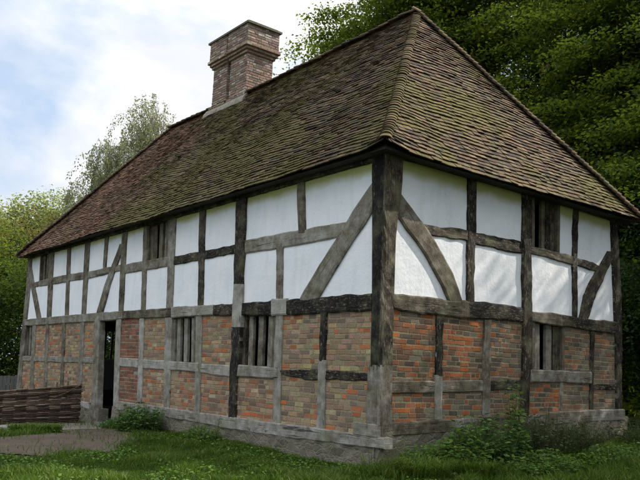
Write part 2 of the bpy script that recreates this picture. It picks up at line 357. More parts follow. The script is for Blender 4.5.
def mat_stone():
    t=NT('rubble_stone')
    p=t.scale(t.pos(),(1,1,1.7))
    warp=t.n('ShaderNodeTexNoise'); warp.inputs['Scale'].default_value=4; t.l(p,warp.inputs['Vector'])
    vv=t.n('ShaderNodeVectorMath',operation='MULTIPLY_ADD'); t.l(warp.outputs['Color'],vv.inputs[0]); vv.inputs[1].default_value=(.16,.16,.16); t.l(p,vv.inputs[2])
    v=t.n('ShaderNodeTexVoronoi'); v.inputs['Scale'].default_value=5.5; t.l(vv.outputs[0],v.inputs['Vector'])
    e=t.n('ShaderNodeTexVoronoi',feature='DISTANCE_TO_EDGE'); e.inputs['Scale'].default_value=5.5; t.l(vv.outputs[0],e.inputs['Vector'])
    sp=t.n('ShaderNodeSeparateColor'); t.l(v.outputs['Color'],sp.inputs[0])
    col=t.ramp(sp.outputs[0],[(0,(.22,.19,.14)),(.35,(.17,.155,.12)),(.65,(.25,.22,.165)),(1,(.15,.13,.10))])
    a=t.noise(t.pos(),22,6,.7)
    col=t.mix(t.mapr(a,.4,.75,0,.6),col,(.10,.095,.075))
    gr=t.noise(t.pos(),3,4,.6); col=t.mix(t.mapr(gr,.5,.68,0,.5),col,(.10,.13,.05))
    sme=t.noise(t.pos(),5,4,.6)
    j=t.math('MAXIMUM',t.mapr(e.outputs['Distance'],.0,.1,.1,1),t.mapr(sme,.52,.64))
    col=t.mix(j,(.22,.2,.155),col)
    h=t.math('ADD',t.math('MULTIPLY',j,.35),t.math('MULTIPLY',a,1.0))
    return t.finish(col,.95,h,.9,.03,.12)

def mat_tile():
    t=NT('mossy_clay_tile')
    p=t.pos(); r=t.attr('rnd'); m=t.attr('moss'); rd=t.attr('red')
    base=t.ramp(r,[(0,(.035,.028,.024)),(.3,(.07,.05,.036)),(.55,(.115,.075,.045)),(.8,(.10,.088,.055)),(1,(.17,.12,.07))])
    redc=t.ramp(r,[(0,(.09,.05,.033)),(.5,(.18,.095,.058)),(1,(.26,.16,.10))])
    col=t.mix(rd,base,redc)
    a=t.noise(p,9,6,.72); b=t.noise(p,50,4,.7)
    k=t.math('ADD',m,t.math('MULTIPLY',t.math('SUBTRACT',a,.5),1.5))
    k=t.math('ADD',k,t.math('MULTIPLY',t.math('SUBTRACT',b,.5),.7))
    mossc=t.ramp(b,[(.3,(.05,.042,.015)),(.6,(.13,.112,.036)),(.8,(.23,.20,.07))])
    col=t.mix(t.mapr(k,.42,.62,0,.9),col,mossc)
    li=t.noise(p,17,3,.6); col=t.mix(t.mapr(li,.66,.74,0,.7),col,(.27,.26,.22))
    dk=t.noise(p,4,5,.7); col=t.mix(t.mapr(dk,.5,.7,0,.6),col,(.03,.027,.025))
    return t.finish(col,.92,t.math('ADD',a,b),.7,.012,.15)

def mat_simple(name, stops, scale=12, rough=.9, bstr=.4, bdist=.01, spec=.2, stretch=(1,1,1)):
    t=NT(name); a=t.noise(t.scale(t.pos(),stretch),scale,5,.65)
    return t.finish(t.ramp(a,stops),rough,a,bstr,bdist,spec)

def mat_leaf(name, stops, tr=(.2,.3,.03), tfac=.4, rough=.65, spec=.15):
    t=NT(name); r=t.attr('rnd')
    big=t.noise(t.pos(),.7,3,.6)
    k=t.math('ADD',r,t.math('MULTIPLY',t.math('SUBTRACT',big,.5),.7),clamp=True)
    col=t.ramp(k,stops)
    tc=t.mix(.55,col,tr)
    return t.finish(col,rough,None,spec=spec,trans=tc,tfac=tfac)

def mat_ground():
    t=NT('ground_soil'); p=t.pos()
    a=t.noise(p,1.5,6,.65); b=t.noise(p,30,5,.7)
    col=t.ramp(a,[(.3,(.035,.05,.015)),(.55,(.05,.065,.02)),(.75,(.07,.065,.035))])
    col=t.mix(t.mapr(b,.4,.7,0,.6),col,(.03,.03,.015))
    return t.finish(col,1,b,.8,.04,.05)

def mat_dirt():
    t=NT('trodden_dirt'); p=t.pos()
    a=t.noise(p,2,6,.65); b=t.noise(p,40,5,.7); c=t.noise(p,90,2,.5)
    col=t.ramp(a,[(.3,(.075,.058,.042)),(.6,(.13,.105,.078)),(.8,(.085,.078,.048))])
    col=t.mix(t.mapr(b,.4,.7,0,.5),col,(.08,.07,.055))
    col=t.mix(t.mapr(c,.62,.7,0,.7),col,(.24,.22,.19))
    return t.finish(col,1,t.math('ADD',b,c),.8,.02,.05)

def mat_wicker():
    t=NT('hazel_rod_bark'); r=t.attr('rnd'); a=t.noise(t.pos(),22,4,.6)
    k=t.math('ADD',t.math('MULTIPLY',r,.8),t.math('MULTIPLY',a,.45))
    return t.finish(t.ramp(k,[(.15,(.028,.017,.012)),(.5,(.085,.055,.038)),(.75,(.17,.12,.08)),(1,(.34,.27,.20))]),.8,a,.4,.004,.3)
M=dict(
 timber=mat_timber(), plaster=mat_plaster(), brick=mat_brick(), mortar=mat_mortar(), stone=mat_stone(), tile=mat_tile(),
 ground=mat_ground(), dirt=mat_dirt(),
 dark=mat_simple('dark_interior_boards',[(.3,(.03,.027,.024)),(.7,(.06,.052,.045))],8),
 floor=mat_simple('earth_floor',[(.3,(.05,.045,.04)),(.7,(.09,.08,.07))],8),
 bark=mat_simple('tree_bark',[(.3,(.05,.045,.035)),(.7,(.12,.11,.085))],10,stretch=(3,3,.6)),
 birchbark=mat_simple('birch_bark',[(.35,(.1,.09,.08)),(.6,(.45,.44,.41))],6),
 pathdirt=mat_simple('trodden_path',[(.3,(.13,.115,.09)),(.7,(.235,.21,.17))],14),
 slab=mat_simple('grey_stone_slab',[(.3,(.15,.14,.13)),(.7,(.26,.25,.23))],9),
 lead=mat_simple('mortar_flaunching',[(.3,(.16,.14,.11)),(.7,(.34,.31,.25))],9),
 captop=mat_simple('lichened_capping',[(.3,(.07,.07,.05)),(.7,(.17,.16,.12))],12),
 paling=mat_simple('weathered_paling',[(.3,(.10,.10,.09)),(.7,(.19,.19,.175))],6,stretch=(1,6,.5)),
 wicker=mat_wicker(),
 beech=mat_leaf('beech_leaves',[(0,(.010,.021,.006)),(.35,(.026,.050,.011)),(.7,(.064,.108,.018)),(.93,(.12,.165,.03)),(1,(.13,.07,.045))],(.38,.48,.04),.46),
 beech_dark=mat_leaf('understorey_leaves',[(0,(.010,.02,.007)),(.6,(.02,.042,.012)),(1,(.035,.065,.018))],(.1,.18,.02),.3),
 far=mat_leaf('ash_leaves',[(0,(.09,.12,.045)),(.6,(.15,.19,.07)),(1,(.21,.23,.10))],(.45,.52,.15),.5),
 yellow=mat_leaf('turning_leaves',[(0,(.08,.10,.03)),(.5,(.15,.14,.04)),(.8,(.21,.13,.055)),(1,(.12,.15,.04))],(.42,.38,.08),.45),
 hedge=mat_leaf('hazel_leaves',[(0,(.016,.038,.009)),(.5,(.042,.078,.015)),(1,(.12,.145,.028))],(.28,.38,.03),.4),
 birch=mat_leaf('birch_leaves',[(0,(.10,.125,.07)),(.5,(.155,.18,.095)),(.8,(.22,.22,.08)),(1,(.28,.24,.07))],(.42,.45,.18),.45),
 nettle=mat_leaf('nettle_leaves',[(0,(.03,.07,.016)),(.6,(.075,.15,.032)),(1,(.13,.22,.05))],(.12,.25,.04),.3),
 weed=mat_leaf('weed_leaves',[(0,(.04,.085,.018)),(.6,(.10,.19,.035)),(1,(.17,.26,.06))],(.25,.42,.04),.4),
 bramble=mat_leaf('bramble_leaves',[(0,(.03,.05,.018)),(.6,(.07,.10,.035)),(1,(.12,.10,.05))],(.12,.16,.04),.3),
 wood=mat_leaf('woodland_leaves',[(0,(.04,.07,.012)),(.6,(.11,.15,.02)),(1,(.18,.21,.03))],(.65,.75,.06),.6),
 grass=mat_leaf('grass_blades',[(0,(.018,.036,.005)),(.45,(.045,.085,.009)),(.8,(.095,.155,.018)),(1,(.19,.19,.06))],(.12,.24,.02),.35,.5),
 stem=mat_simple('green_stem',[(.3,(.05,.07,.025)),(.7,(.10,.11,.05))],20),
)

# ------------------------------------------------------------------ ground height
def sm(a,b,x):
    t=np.clip((x-a)/(b-a),0,1); return t*t*(3-2*t)
def g(x,y):
    x=np.asarray(x,float); y=np.asarray(y,float)
    z=-.09+0*x
    z=z-.17*sm(-5,-9.5,x)
    z=z+.20*sm(.5,6,y)*sm(-6,-.5,x)
    z=z+.018*np.sin(1.7*x+.6)*np.cos(1.3*y)
    return z

# ------------------------------------------------------------------ timber frame
UVOFF=[0.]
def ribbon(name, secs, face, depth, proud, tone, parent, jit=.006, step=.09, tonevar=.0, z_tip=None):
    """a squared, adzed beam: secs = list of (a0,z0,a1,z1) edge pairs in the wall's plane; extruded from -depth to proud"""
    # resample
    pts=[]
    for i in range(len(secs)-1):
        p,q=secs[i],secs[i+1]
        L=math.dist(((p[0]+p[2])/2,(p[1]+p[3])/2),((q[0]+q[2])/2,(q[1]+q[3])/2))
        n=max(1,int(L/step))
        for k in range(n):
            t=k/n; pts.append(tuple(p[j]+(q[j]-p[j])*t for j in range(4)))
    pts.append(tuple(secs[-1]))
    seed=rnd.random()*100
    V=[];F=[];UV=[];T=[]
    UVOFF[0]+=3.7
    length=0; prev=None
    prof=[(0,-depth),(0,proud-.012),(.09,proud),(.37,proud),(.63,proud),(.91,proud),(1,proud-.012),(1,-depth)]
    for i,s in enumerate(pts):
        c=((s[0]+s[2])/2,(s[1]+s[3])/2)
        if prev: length+=math.dist(c,prev)
        prev=c
        w=math.dist((s[0],s[1]),(s[2],s[3]))
        ja=jit*1.6*fbm(length*3,seed,0,4); jb=jit*1.6*fbm(length*3,seed+9,3,4)
        dx,dz=(s[2]-s[0])/w,(s[3]-s[1])/w
        for k,(f,d) in enumerate(prof):
            e=ja if f<.5 else jb
            a=s[0]+dx*(w*f+(e if f in(0,1,.09,.91) else 0)); z=s[1]+dz*(w*f+(e if f in(0,1,.09,.91) else 0))
            dd=d+ (jit*.8*fbm(length*4,f*2,seed,3) if d>0 else 0)
            V.append((a,-dd,z) if face=='A' else (dd,a,z))
            UV.append((length+UVOFF[0],w*f+seed))
            T.append(min(1,max(0,tone+tonevar*fbm(length*1.5,seed,5,3))))
    m=len(prof)
    for i in range(len(pts)-1):
        for k in range(m):
            k2=(k+1)%m
            F.append((i*m+k,i*m+k2,(i+1)*m+k2,(i+1)*m+k))
    F.append(tuple(range(m))); F.append(tuple(range((len(pts)-1)*m,len(pts)*m)))
    return mk(name,V,F,M['timber'],parent,{'tone':T},UV)

house=empty('farmhouse',(0,0,0),'timber framed farmhouse with white plaster above brick infill and a mossy hipped tile roof','house')

for f in 'AB':
    for k,(nm,tone,pr,ty,secs) in TIMBER[f].items():
        dep=.10 if nm not in('post',) else .16
        ribbon(nm,secs,f,dep,pr,tone,house,jit=.012 if tone>.6 else .006,tonevar=.25 if tone>.4 else .12)

# corner post (jowled, wider at the head) – black on the long face, brown on the end face, grey new foot
def corner_post(name, secs, toneA, toneB, toneE, jit):
    V=[];F=[];UV=[];T=[]; seed=rnd.random()*50
    pts=[]
    for i in range(len(secs)-1):
        p,q=secs[i],secs[i+1]; n=max(1,int(abs(p[0]-q[0])/.09))
        for k in range(n):
            t=k/n; pts.append(tuple(p[j]+(q[j]-p[j])*t for j in range(3)))
    pts.append(secs[-1])
    P=.058
    for z,xa,yb in pts:
        ring=[(xa,.12,toneA),(xa,-P+.012,toneA),(xa+.02,-P,toneA),(xa*.5,-P,toneA),(P-.05,-P,toneA),(P-.015,-P-.002,toneE),(P-.002,-P+.014,toneE),(P,-P+.05,toneB),(P,yb*.5,toneB),(P,yb-.02,toneB),(P-.012,yb,toneB),(-.12,yb,toneB)]
        u=0; last=None
        for j,(x,y,tn) in enumerate(ring):
            n1=jit*fbm(z*5,j*1.7,seed,4)
            if last: u+=math.dist(last,(x,y))
            last=(x,y)
            V.append((x+n1,y-n1,z+jit*.5*fbm(j*3,z,seed))); UV.append((z,u)); T.append(min(1.25,max(0,tn+.2*fbm(z*1.7,j*.5,seed))))
    m=12
    for i in range(len(pts)-1):
        for k in range(m):
            k2=(k+1)%m; F.append((i*m+k,i*m+k2,(i+1)*m+k2,(i+1)*m+k))
    F.append(tuple(range(m))); F.append(tuple(range((len(pts)-1)*m,len(pts)*m)))
    return mk(name,V,F,M['timber'],house,{'tone':T},UV)
corner_post('corner_post',[(4.36,-.25,.30),(3.95,-.235,.298),(3.75,-.222,.284),(3.4,-.205,.228),(3.05,-.19,.194),(2.3,-.16,.192),(1.93,-.155,.19),(1.28,-.146,.188)],1.15,.70,.6,.016)
corner_post('corner_post_foot',[(1.30,-.2,.195),(.95,-.2,.2),(.50,-.2,.205)],.36,.42,.3,.006)

ribbon('sill_beam',[(-.44,.515,-.44,.34),(-.2,.52,-.2,.335),(.052,.52,.052,.335)],'A',.1,.066,.28,house)
# wall plates under the eaves
def bar(name, a, b, mat='timber', tone=.9, parent=house):
    A_=Acc(); A_.box(a,b,t=tone)
    uv=[((v[0]+v[1]),(v[2])) for v in A_.V]
    return mk(name,A_.V,A_.F,M[mat],parent,{'tone':A_.T},uv)
ribbon('wall_plate',[(-15.45,4.34,-15.45,4.14),(-10,4.36,-10,4.17),(-5,4.37,-5,4.185),(-.2,4.38,-.2,4.215)],'A',.12,.06,.95,house)
ribbon('wall_plate',[(.25,4.40,.25,4.27),(3.2,4.46,3.2,4.32),(6.1,4.40,6.1,4.24)],'B',.12,.06,.97,house)

# ------------------------------------------------------------------ infill panels
def vline(k, f):
    if isinstance(k,tuple): # straight px-free line: (a_bottom,z_bottom,a_top,z_top)
        a0,z0,a1,z1=k; return lambda z: a0+(a1-a0)*(z-z0)/(z1-z0)
    s=TIMBER[f][k][4]; P=[((q[1]+q[3])/2,(q[0]+q[2])/2) for q in s]; P.sort()
    def fn(z):
        i=0
        while i<len(P)-2 and z>P[i+1][0]: i+=1
        (z0,a0),(z1,a1)=P[i],P[i+1]; return a0+(a1-a0)*(z-z0)/(z1-z0)
    return fn
def hline(keys, f):
    if isinstance(keys,(int,float)): return lambda a: keys
    P=[]
    for k in keys: P+=[((q[0]+q[2])/2,(q[1]+q[3])/2) for q in TIMBER[f][k][4]]
    P.sort()
    def fn(a):
        if a<=P[0][0]: return P[0][1]
        for (a0,z0),(a1,z1) in zip(P,P[1:]):
            if a<=a1 and a1-a0>1e-4: return z0+(z1-z0)*(a-a0)/(a1-a0)
        return P[-1][1]
    return fn
def to3(f,a,z,d):  # d outward
    return (a,-d,z) if f=='A' else (d,a,z)

def plaster(f,l,r,b,t):
    L,Rr,Bt,Tp=vline(l,f),vline(r,f),hline(b,f),hline(t,f)
    nx,nz=14,14; V=[];F=[]; sd=rnd.random()*90
    for i in range(nx+1):
        for j in range(nz+1):
            u,v=i/nx,j/nz
            z=3.0;a=0
            for _ in range(4):
                a=L(z)*(1-u)+Rr(z)*u; z=Bt(a)*(1-v)+Tp(a)*v
            d=.006*fbm(a*1.3,z*1.3,sd,3)+.010*math.sin(math.pi*u)*math.sin(math.pi*v)*fbm(a*.6,z*.6,sd+4,2)-.004
            V.append(to3(f,a,z,d))
    for i in range(nx):
        for j in range(nz):
            k=i*(nz+1)+j; F.append((k,k+1,k+nz+2,k+nz+1))
    n=len(V)
    cor=[0,nz,(nx+1)*(nz+1)-1,nx*(nz+1)]
    for c in cor:
        v=V[c]; V.append((v[0],v[1]+.07,v[2]) if f=='A' else (v[0]-.07,v[1],v[2]))
    F.append((n,n+1,n+2,n+3))
    o=mk('plaster_panel',V,F,M['plaster'],house,smooth=False)
    # make sure the normals look outwards
    me=o.data; want=Vector((0,-1,0)) if f=='A' else Vector((1,0,0))
    if me.polygons[0].normal.dot(want)<0:
        me.flip_normals()
    return o

PAL={
 'buff':[((0.479,0.345,0.193),4),((0.525,0.168,0.069),1.3),((0.377,0.286,0.175),3),((0.411,0.247,0.166),3),((0.251,0.182,0.140),2.4),((0.457,0.375,0.193),1.6),((0.628,0.188,0.062),.8),((0.503,0.306,0.218),2)],
 'redbuff':[((0.435,0.188,0.113),3),((0.479,0.326,0.193),3),((0.549,0.168,0.069),1.6),((0.274,0.168,0.127),3),((0.525,0.395,0.280),1.5),((0.411,0.247,0.157),2.5)],
 'red':[((.24,.085,.055),5),((.30,.10,.06),4),((.15,.08,.065),3),((.30,.28,.27),.7)],
 'orange':[((.52,.155,.045),5),((.42,.12,.04),4),((.20,.10,.06),3),((.13,.09,.07),3),((.24,.20,.14),2),((.5,.17,.06),2)],
 'mixed':[((.44,.135,.05),3.5),((.26,.15,.09),4),((.19,.17,.12),4),((.13,.10,.085),3),((.25,.10,.06),2)],
 'chim':[((.42,.27,.23),4),((.33,.21,.18),3),((.46,.36,.31),3),((.24,.18,.165),2),((.58,.52,.47),3)],
}
def pick(pal,q=None):
    tot=sum(w for _,w in pal); r=rnd.random()
    if q is not None: r=min(.999,max(0,r*.76+(q+.45)*.27))
    r*=tot
    for c,w in pal:
        r-=w
        if r<=0: break
    k=rnd.uniform(.66,1.14)
    lum=.3*c[0]+.6*c[1]+.1*c[2]; ds=rnd.uniform(-.12,.15)
    return tuple(min(.7,max(.01,(v*(1-ds)+lum*ds)*k*rnd.uniform(.93,1.07))) for v in c)

def bricks(acc, fn, L, Rr, z0f, z1f, pal, course=.077, blen=.205, wob=.009, zoff=0, mort=.015, proud=.0):
    """lay courses between the lines L(z),R(z), z0f(a),z1f(a); fn(a,z,d) maps to world"""
    zc=(z0f((L(1)+Rr(1))/2)); 
    amin=min(L(0),L(4)); zlo=min(z0f(L(0)),z0f(Rr(0)))
    zhi=max(z1f(L(2)),z1f(Rr(2)))
    z=zlo+zoff; row=0; sd=rnd.random()*60
    while z<zhi:
        l,r=L(z),Rr(z)
        a=l; first=True
        while a<r-.02:
            w=blen*rnd.uniform(.75,1.25) if (rnd.random()>.25) else blen*.5
            if first: w*=(.5 if row%2 else 1)*rnd.uniform(.7,1.05); first=False
            e=min(a+w,r)
            if r-e<.05: e=r
            if e-a>.03:
                hz=course-mort
                zz=z+wob*fbm(a*1.2,row*.7,sd)*1.5
                ca=(a+e)/2
                b0=max(zz,z0f(ca)); t0=min(zz+hz,z1f(ca))
                if t0-b0>.02:
                    d=proud+rnd.uniform(-.003,.004); j=lambda: rnd.uniform(-.0045,.0045)
                    a0,a1=a+mort*.5,e-mort*.5
                    f=[(a0+j(),b0+j()),(a1+j(),b0+j()),(a1+j(),t0+j()),(a0+j(),t0+j())]
                    be=.004; cx,cz=ca,(b0+t0)/2
                    P=[fn(p[0],p[1],d-.02) for p in f]+[fn(p[0]+math.copysign(be,cx-p[0]),p[1]+math.copysign(be,cz-p[1]),d) for p in f]
                    mid=[fn(p[0],p[1],d-.004) for p in f]
                    n=len(acc.V); acc.V+=P[:4]+mid+P[4:]
                    for k in range(4):
                        k2=(k+1)%4
                        acc.F+=[(n+k,n+k2,n+4+k2,n+4+k),(n+4+k,n+4+k2,n+8+k2,n+8+k)]
                    acc.F.append((n+8,n+9,n+10,n+11))
                    c=pick(pal,fbm(ca*1.6,z*2.2,sd+3,3)); acc.C+=[(*c,1)]*12
            a=e
        z+=course*rnd.uniform(.97,1.03); row+=1

def brickpanel(f,l,r,b,t,pal):
    L,Rr,Bt,Tp=vline(l,f),vline(r,f),hline(b,f),hline(t,f)
    ac=Acc(); bricks(ac,lambda a,z,d:to3(f,a,z,d),L,Rr,Bt,Tp,PAL[pal])
    o=mk('brick_panel',ac.V,ac.F,M['brick'],house,cols=ac.C)
    z0,z1=Bt((L(1)+Rr(1))/2),Tp((L(1)+Rr(1))/2)
    m=Acc()
    P=[]
    for (fn_,bt) in ((L,Bt),(Rr,Bt),(Rr,Tp),(L,Tp)):
        z=1.
        for _ in range(4): a=fn_(z); z=bt(a)
        P.append((a,z))
    m.box8([to3(f,a,z,-.004) for a,z in P]+[to3(f,a,z,-.09) for a,z in P])
    mk('mortar_bed',m.V,m.F,M['mortar'],o)
    return o

GA=['g1','g2','g3','g4','g5','g6']; NA=['n1','n2','n3','n4','n5','n6']; SA=['s1','s2']
RA=['ru1','ru2','ru3','ru4']
UP=['a0','W1l','a1','a2','a3','a5','a6','a7','a8','a9','cA']
cA=(0,.5,0,4.3)
q=OPEN['A1']; W1l=(q[0][0],q[0][1],q[3][0],q[3][1])
TOP=4.34
aa=lambda k: {'W1l':W1l,'cA':cA}.get(k,k)
# upper row, long face
for l,r in (('a0','W1l'),('a1','a2'),('a2','a3'),('a3','a4'),('a4','a5'),('a5','a6'),('a7','a8'),('a8','a9'),('a9','a10'),('a10','cA')):
    plaster('A',aa(l),aa(r),RA,TOP)
for l,r in (('a0','a1'),('a1','a2'),('a2','a3'),('a3','a5'),('a5','a6'),('a6','a7'),('a7','a8'),('a8','a9'),('a9','a10b'),('a10b','cA')):
    plaster('A',aa(l),aa(r),GA,RA)
q=OPEN['A3']; W3l=(q[0][0],q[0][1],q[3][0],q[3][1])
b0=('b1'); 
brickpanel('A','b1','b2',NA,GA,'redbuff'); brickpanel('A','b2','b3',NA,GA,'redbuff'); brickpanel('A','b3','b4',NA,GA,'buff'); brickpanel('A','b4','dl',NA,GA,'buff')
brickpanel('A','a0','b1',SA,NA,'redbuff'); brickpanel('A','b1','b2',SA,NA,'buff'); brickpanel('A','b2','b3',SA,NA,'buff'); brickpanel('A','b3','b4',SA,NA,'redbuff'); brickpanel('A','b4','dl',SA,NA,'buff')
brickpanel('A','dr','b5',NA,GA,'red'); brickpanel('A','b5','b6',NA,GA,'buff'); brickpanel('A','b7','a9d',NA,GA,'buff')
brickpanel('A','dr','b5',SA,NA,'red'); brickpanel('A','b5','b6',SA,NA,'redbuff'); brickpanel('A','b6','b7',SA,NA,'redbuff'); brickpanel('A','b7','a9d',SA,NA,'redbuff')
brickpanel('A','a9d','b8',SA,NA,'redbuff')
brickpanel('A','b8','b9',NA,GA,'buff'); brickpanel('A','b9',(-.04,0,-.04,4),NA,GA,'buff')
brickpanel('A','b8','b9c',SA,NA,'buff'); brickpanel('A','b9c',(-.04,0,-.04,4),SA,NA,'buff')
# end face
RB=['ru1','ru2','ru3','ru4']; GB=['g1','g1c','g2','g3']; NB=['n1','n2','n3','n4']; SB=['s1','s2']
cB=(.0,.5,.0,4.3)
q=OPEN['B1']; W5r=(q[1][0],q[1][1],q[2][0],q[2][1])
for l,r in ((cB,'c1'),('c1','c2'),(W5r,'c3'),('c3','c4')): plaster('B',l,r,RB,4.40)
for l,r in ((cB,'c1'),('c1','c2'),('c2','c3'),('c3','c4')): plaster('B',l,r,GB,RB)
q=OPEN['B2']; W6r=(q[1][0],q[1][1],q[2][0],q[2][1])
cBb=(.04,0,.04,4)
brickpanel('B',cBb,'d1',NB,GB,'orange'); brickpanel('B','d1','d2',NB,GB,'orange'); brickpanel('B','d2','c2',NB,GB,'mixed')
brickpanel('B',W6r,'d3',NB,GB,'mixed'); brickpanel('B','d3','c4',['n5'],GB,'mixed')
brickpanel('B',cBb,'d1c',SB,NB,'orange'); brickpanel('B','d1c','d2',SB,NB,'mixed'); brickpanel('B','d2','c2',SB,NB,'mixed')
brickpanel('B','c2','d4',SB,NB,'orange'); brickpanel('B','d4','d3',SB,NB,'mixed'); brickpanel('B','d3','c4',SB,['n5'],'mixed')

# ------------------------------------------------------------------ windows
def window(f,key,mull,boards=(),head=True,label=None):
    q=OPEN[key]; bl,br,tr,tl=q
    def P(u,v):
        a=(bl[0]*(1-u)+br[0]*u)*(1-v)+(tl[0]*(1-u)+tr[0]*u)*v
        z=(bl[1]*(1-u)+br[1]*u)*(1-v)+(tl[1]*(1-u)+tr[1]*u)*v
        return a,z
    W=abs(br[0]-bl[0])
    fw=.05/W
    def slat(name,u0,u1,v0,v1,d0,d1,tone,parent,n=5):
        V=[];F=[];T=[];UV=[]; UVOFF[0]+=2.3
        for i in range(n+1):
            v=v0+(v1-v0)*i/n; e=.004*fbm(v*4,u0*9,UVOFF[0])
            for (u,d) in ((u0,d0),(u1,d0),(u1,d1),(u0,d1)):
                a,z=P(u,v); V.append(to3(f,a+e,z,-d)); UV.append((z+UVOFF[0],(u*W+d)*1.0)); T.append(tone)
        for i in range(n):
            for k in range(4):
                k2=(k+1)%4; F.append((i*4+k,i*4+k2,i*4+4+k2,i*4+4+k))
        F+=[(0,1,2,3),(n*4,n*4+1,n*4+2,n*4+3)]
        return V,F,T,UV
    V=[];F=[];T=[];UV=[]
    def add(x):
        n=len(V); V.extend(x[0]); F.extend([tuple(i+n for i in ff) for ff in x[1]]); T.extend(x[2]); UV.extend(x[3])
    add(slat('f',-.03,fw,-.02,1.02,.0,.11,.5,None)); add(slat('f',1-fw,1.03,-.02,1.02,.0,.11,.5,None))
    add(slat('f',fw,1-fw,-.03,.02,.02,.12,.6,None)); add(slat('f',fw,1-fw,.97,1.03,.02,.12,.8,None))
    fr=mk('window',V,F,M['timber'],house,{'tone':T},UV)
    if label: fr['label']=label
    for (u0,u1,tone) in mull:
        s=slat('mullion',u0,u1,0.02,.97,.035,.09,tone,fr)
        mk('mullion',s[0],s[1],M['timber'],fr,{'tone':s[2]},s[3])
    for (u0,u1,tone) in boards:
        s=slat('shutter_board',u0,u1,0.02,.97,.05,.07,tone,fr)
        mk('shutter_board',s[0],s[1],M['timber'],fr,{'tone':s[2]},s[3])
window('A','A1',[(.3,.42,.5),(.62,.76,.5)],[(.0,.3,.8)],label='unglazed upper window with two uprights at the far end')
window('A','A2',[(.52,.68,.45),(.80,.97,.4)],[(.05,.20,.5),(.21,.38,.6)],label='upper window half closed by a board')
window('A','A3',[(.22,.36,.4),(.58,.74,.4)],label='barred lower window at the far end')
window('A','A4',[(.04,.13,.35),(.22,.35,.3),(.50,.64,.3),(.80,.94,.3)],label='barred lower window with four uprights')
window('A','A5',[(.02,.15,.75),(.24,.36,.4),(.51,.64,.45),(.78,.90,.35)],label='widest barred lower window on the long side')
window('B','B1',[(.38,.50,.55)],[(.56,.72,.95),(.74,.97,.7)],label='upper end window mostly boarded over')
window('B','B2',[(.10,.26,.35),(.46,.64,.35)],[(.72,1.0,.75)],label='barred lower window in the end wall')

# ------------------------------------------------------------------ inside and the hidden walls
LX,WY=-15.42,6.14
def slab(name,a,b,mat,parent=house):
    A_=Acc(); A_.box(a,b); return mk(name,A_.V,A_.F,M[mat],parent)
slab('back_wall',(LX,WY-.1,.3),(-.02,WY,4.3),'plaster')
# far end wall with its window opening
A_=Acc()
y0,y1,z0,z1=2.25,3.25,1.25,2.15
A_.box((LX,.12,.3),(LX+.1,y0,4.3)); A_.box((LX,y1,.3),(LX+.1,WY-.12,4.3)); A_.box((LX,y0,.3),(LX+.1,y1,z0)); A_.box((LX,y0,z1),(LX+.1,y1,4.3))
mk('end_wall',A_.V,A_.F,M['plaster'],house)
A_=Acc()
for k in range(5):
    yy=y0+.02+k*(y1-y0-.1)/4; A_.box((LX+.02,yy,z0),(LX+.08,yy+.06,z1),t=.6)
mk('window',A_.V,A_.F,M['timber'],house,{'tone':A_.T},[(v[2],v[1]) for v in A_.V])
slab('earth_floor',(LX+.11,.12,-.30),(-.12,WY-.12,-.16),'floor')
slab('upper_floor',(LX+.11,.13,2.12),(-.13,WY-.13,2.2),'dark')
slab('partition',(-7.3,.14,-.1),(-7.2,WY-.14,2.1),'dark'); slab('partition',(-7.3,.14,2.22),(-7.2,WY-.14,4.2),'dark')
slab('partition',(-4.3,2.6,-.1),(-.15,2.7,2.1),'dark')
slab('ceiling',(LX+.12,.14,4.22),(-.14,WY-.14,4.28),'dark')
# plinth of rubble stone: long face has a gap at the door
def plinth(name,f,a0,a1,ztop):
    n=max(8,int((a1-a0)/.12)); nz=6; V=[];F=[]
    for i in range(n+1):
        a=a0+(a1-a0)*i/n
        for j in range(nz+1):
            z=-.45+(ztop(a)+.45)*j/nz
            d=.045+.03*fbm(a*4,z*5,3.3,4)
            V.append(to3(f,a,z,d))
    for i in range(n):
        for j in range(nz):
            k=i*(nz+1)+j; F.append((k,k+1,k+nz+2,k+nz+1))
    m=len(V)
    # back and ends
    for i in (0,n):
        for j in (0,nz):
            v=V[i*(nz+1)+j]; V.append(to3(f,a0+(a1-a0)*i/n,v[2],-.2))
    c=lambda i,j:i*(nz+1)+j
    F+=[(m,m+1,m+3,m+2)]
    F.append(tuple([m]+[c(0,j) for j in range(nz+1)]+[m+1]))
    F.append(tuple([m+2]+[c(n,j) for j in range(nz+1)]+[m+3]))
    F.append(tuple([m+1]+[c(i,nz) for i in range(n+1)]+[m+3]))
    F.append(tuple([m]+[c(i,0) for i in range(n+1)]+[m+2]))
    return mk(name,V,F,M['stone'],house)
sl=lambda key,f: (lambda a: hline([key],f)(a)-.03)
plinth('plinth','A',-15.4,-9.3,sl('s1','A')); plinth('plinth','A',-8.55,-.03,sl('s2','A')); plinth('plinth','B',-.02,6.3,lambda a: hline(SB,'B')(a)-.03)
slab('plinth',(-15.4,WY-.2,-.4),(-.2,WY+.02,.3),'stone'); slab('plinth',(-15.42,.25,-.4),(-15.2,WY-.25,.3),'stone')
slab('doorstep',(-9.22,-.16,-.4),(-8.5,.1,-.175),'slab')

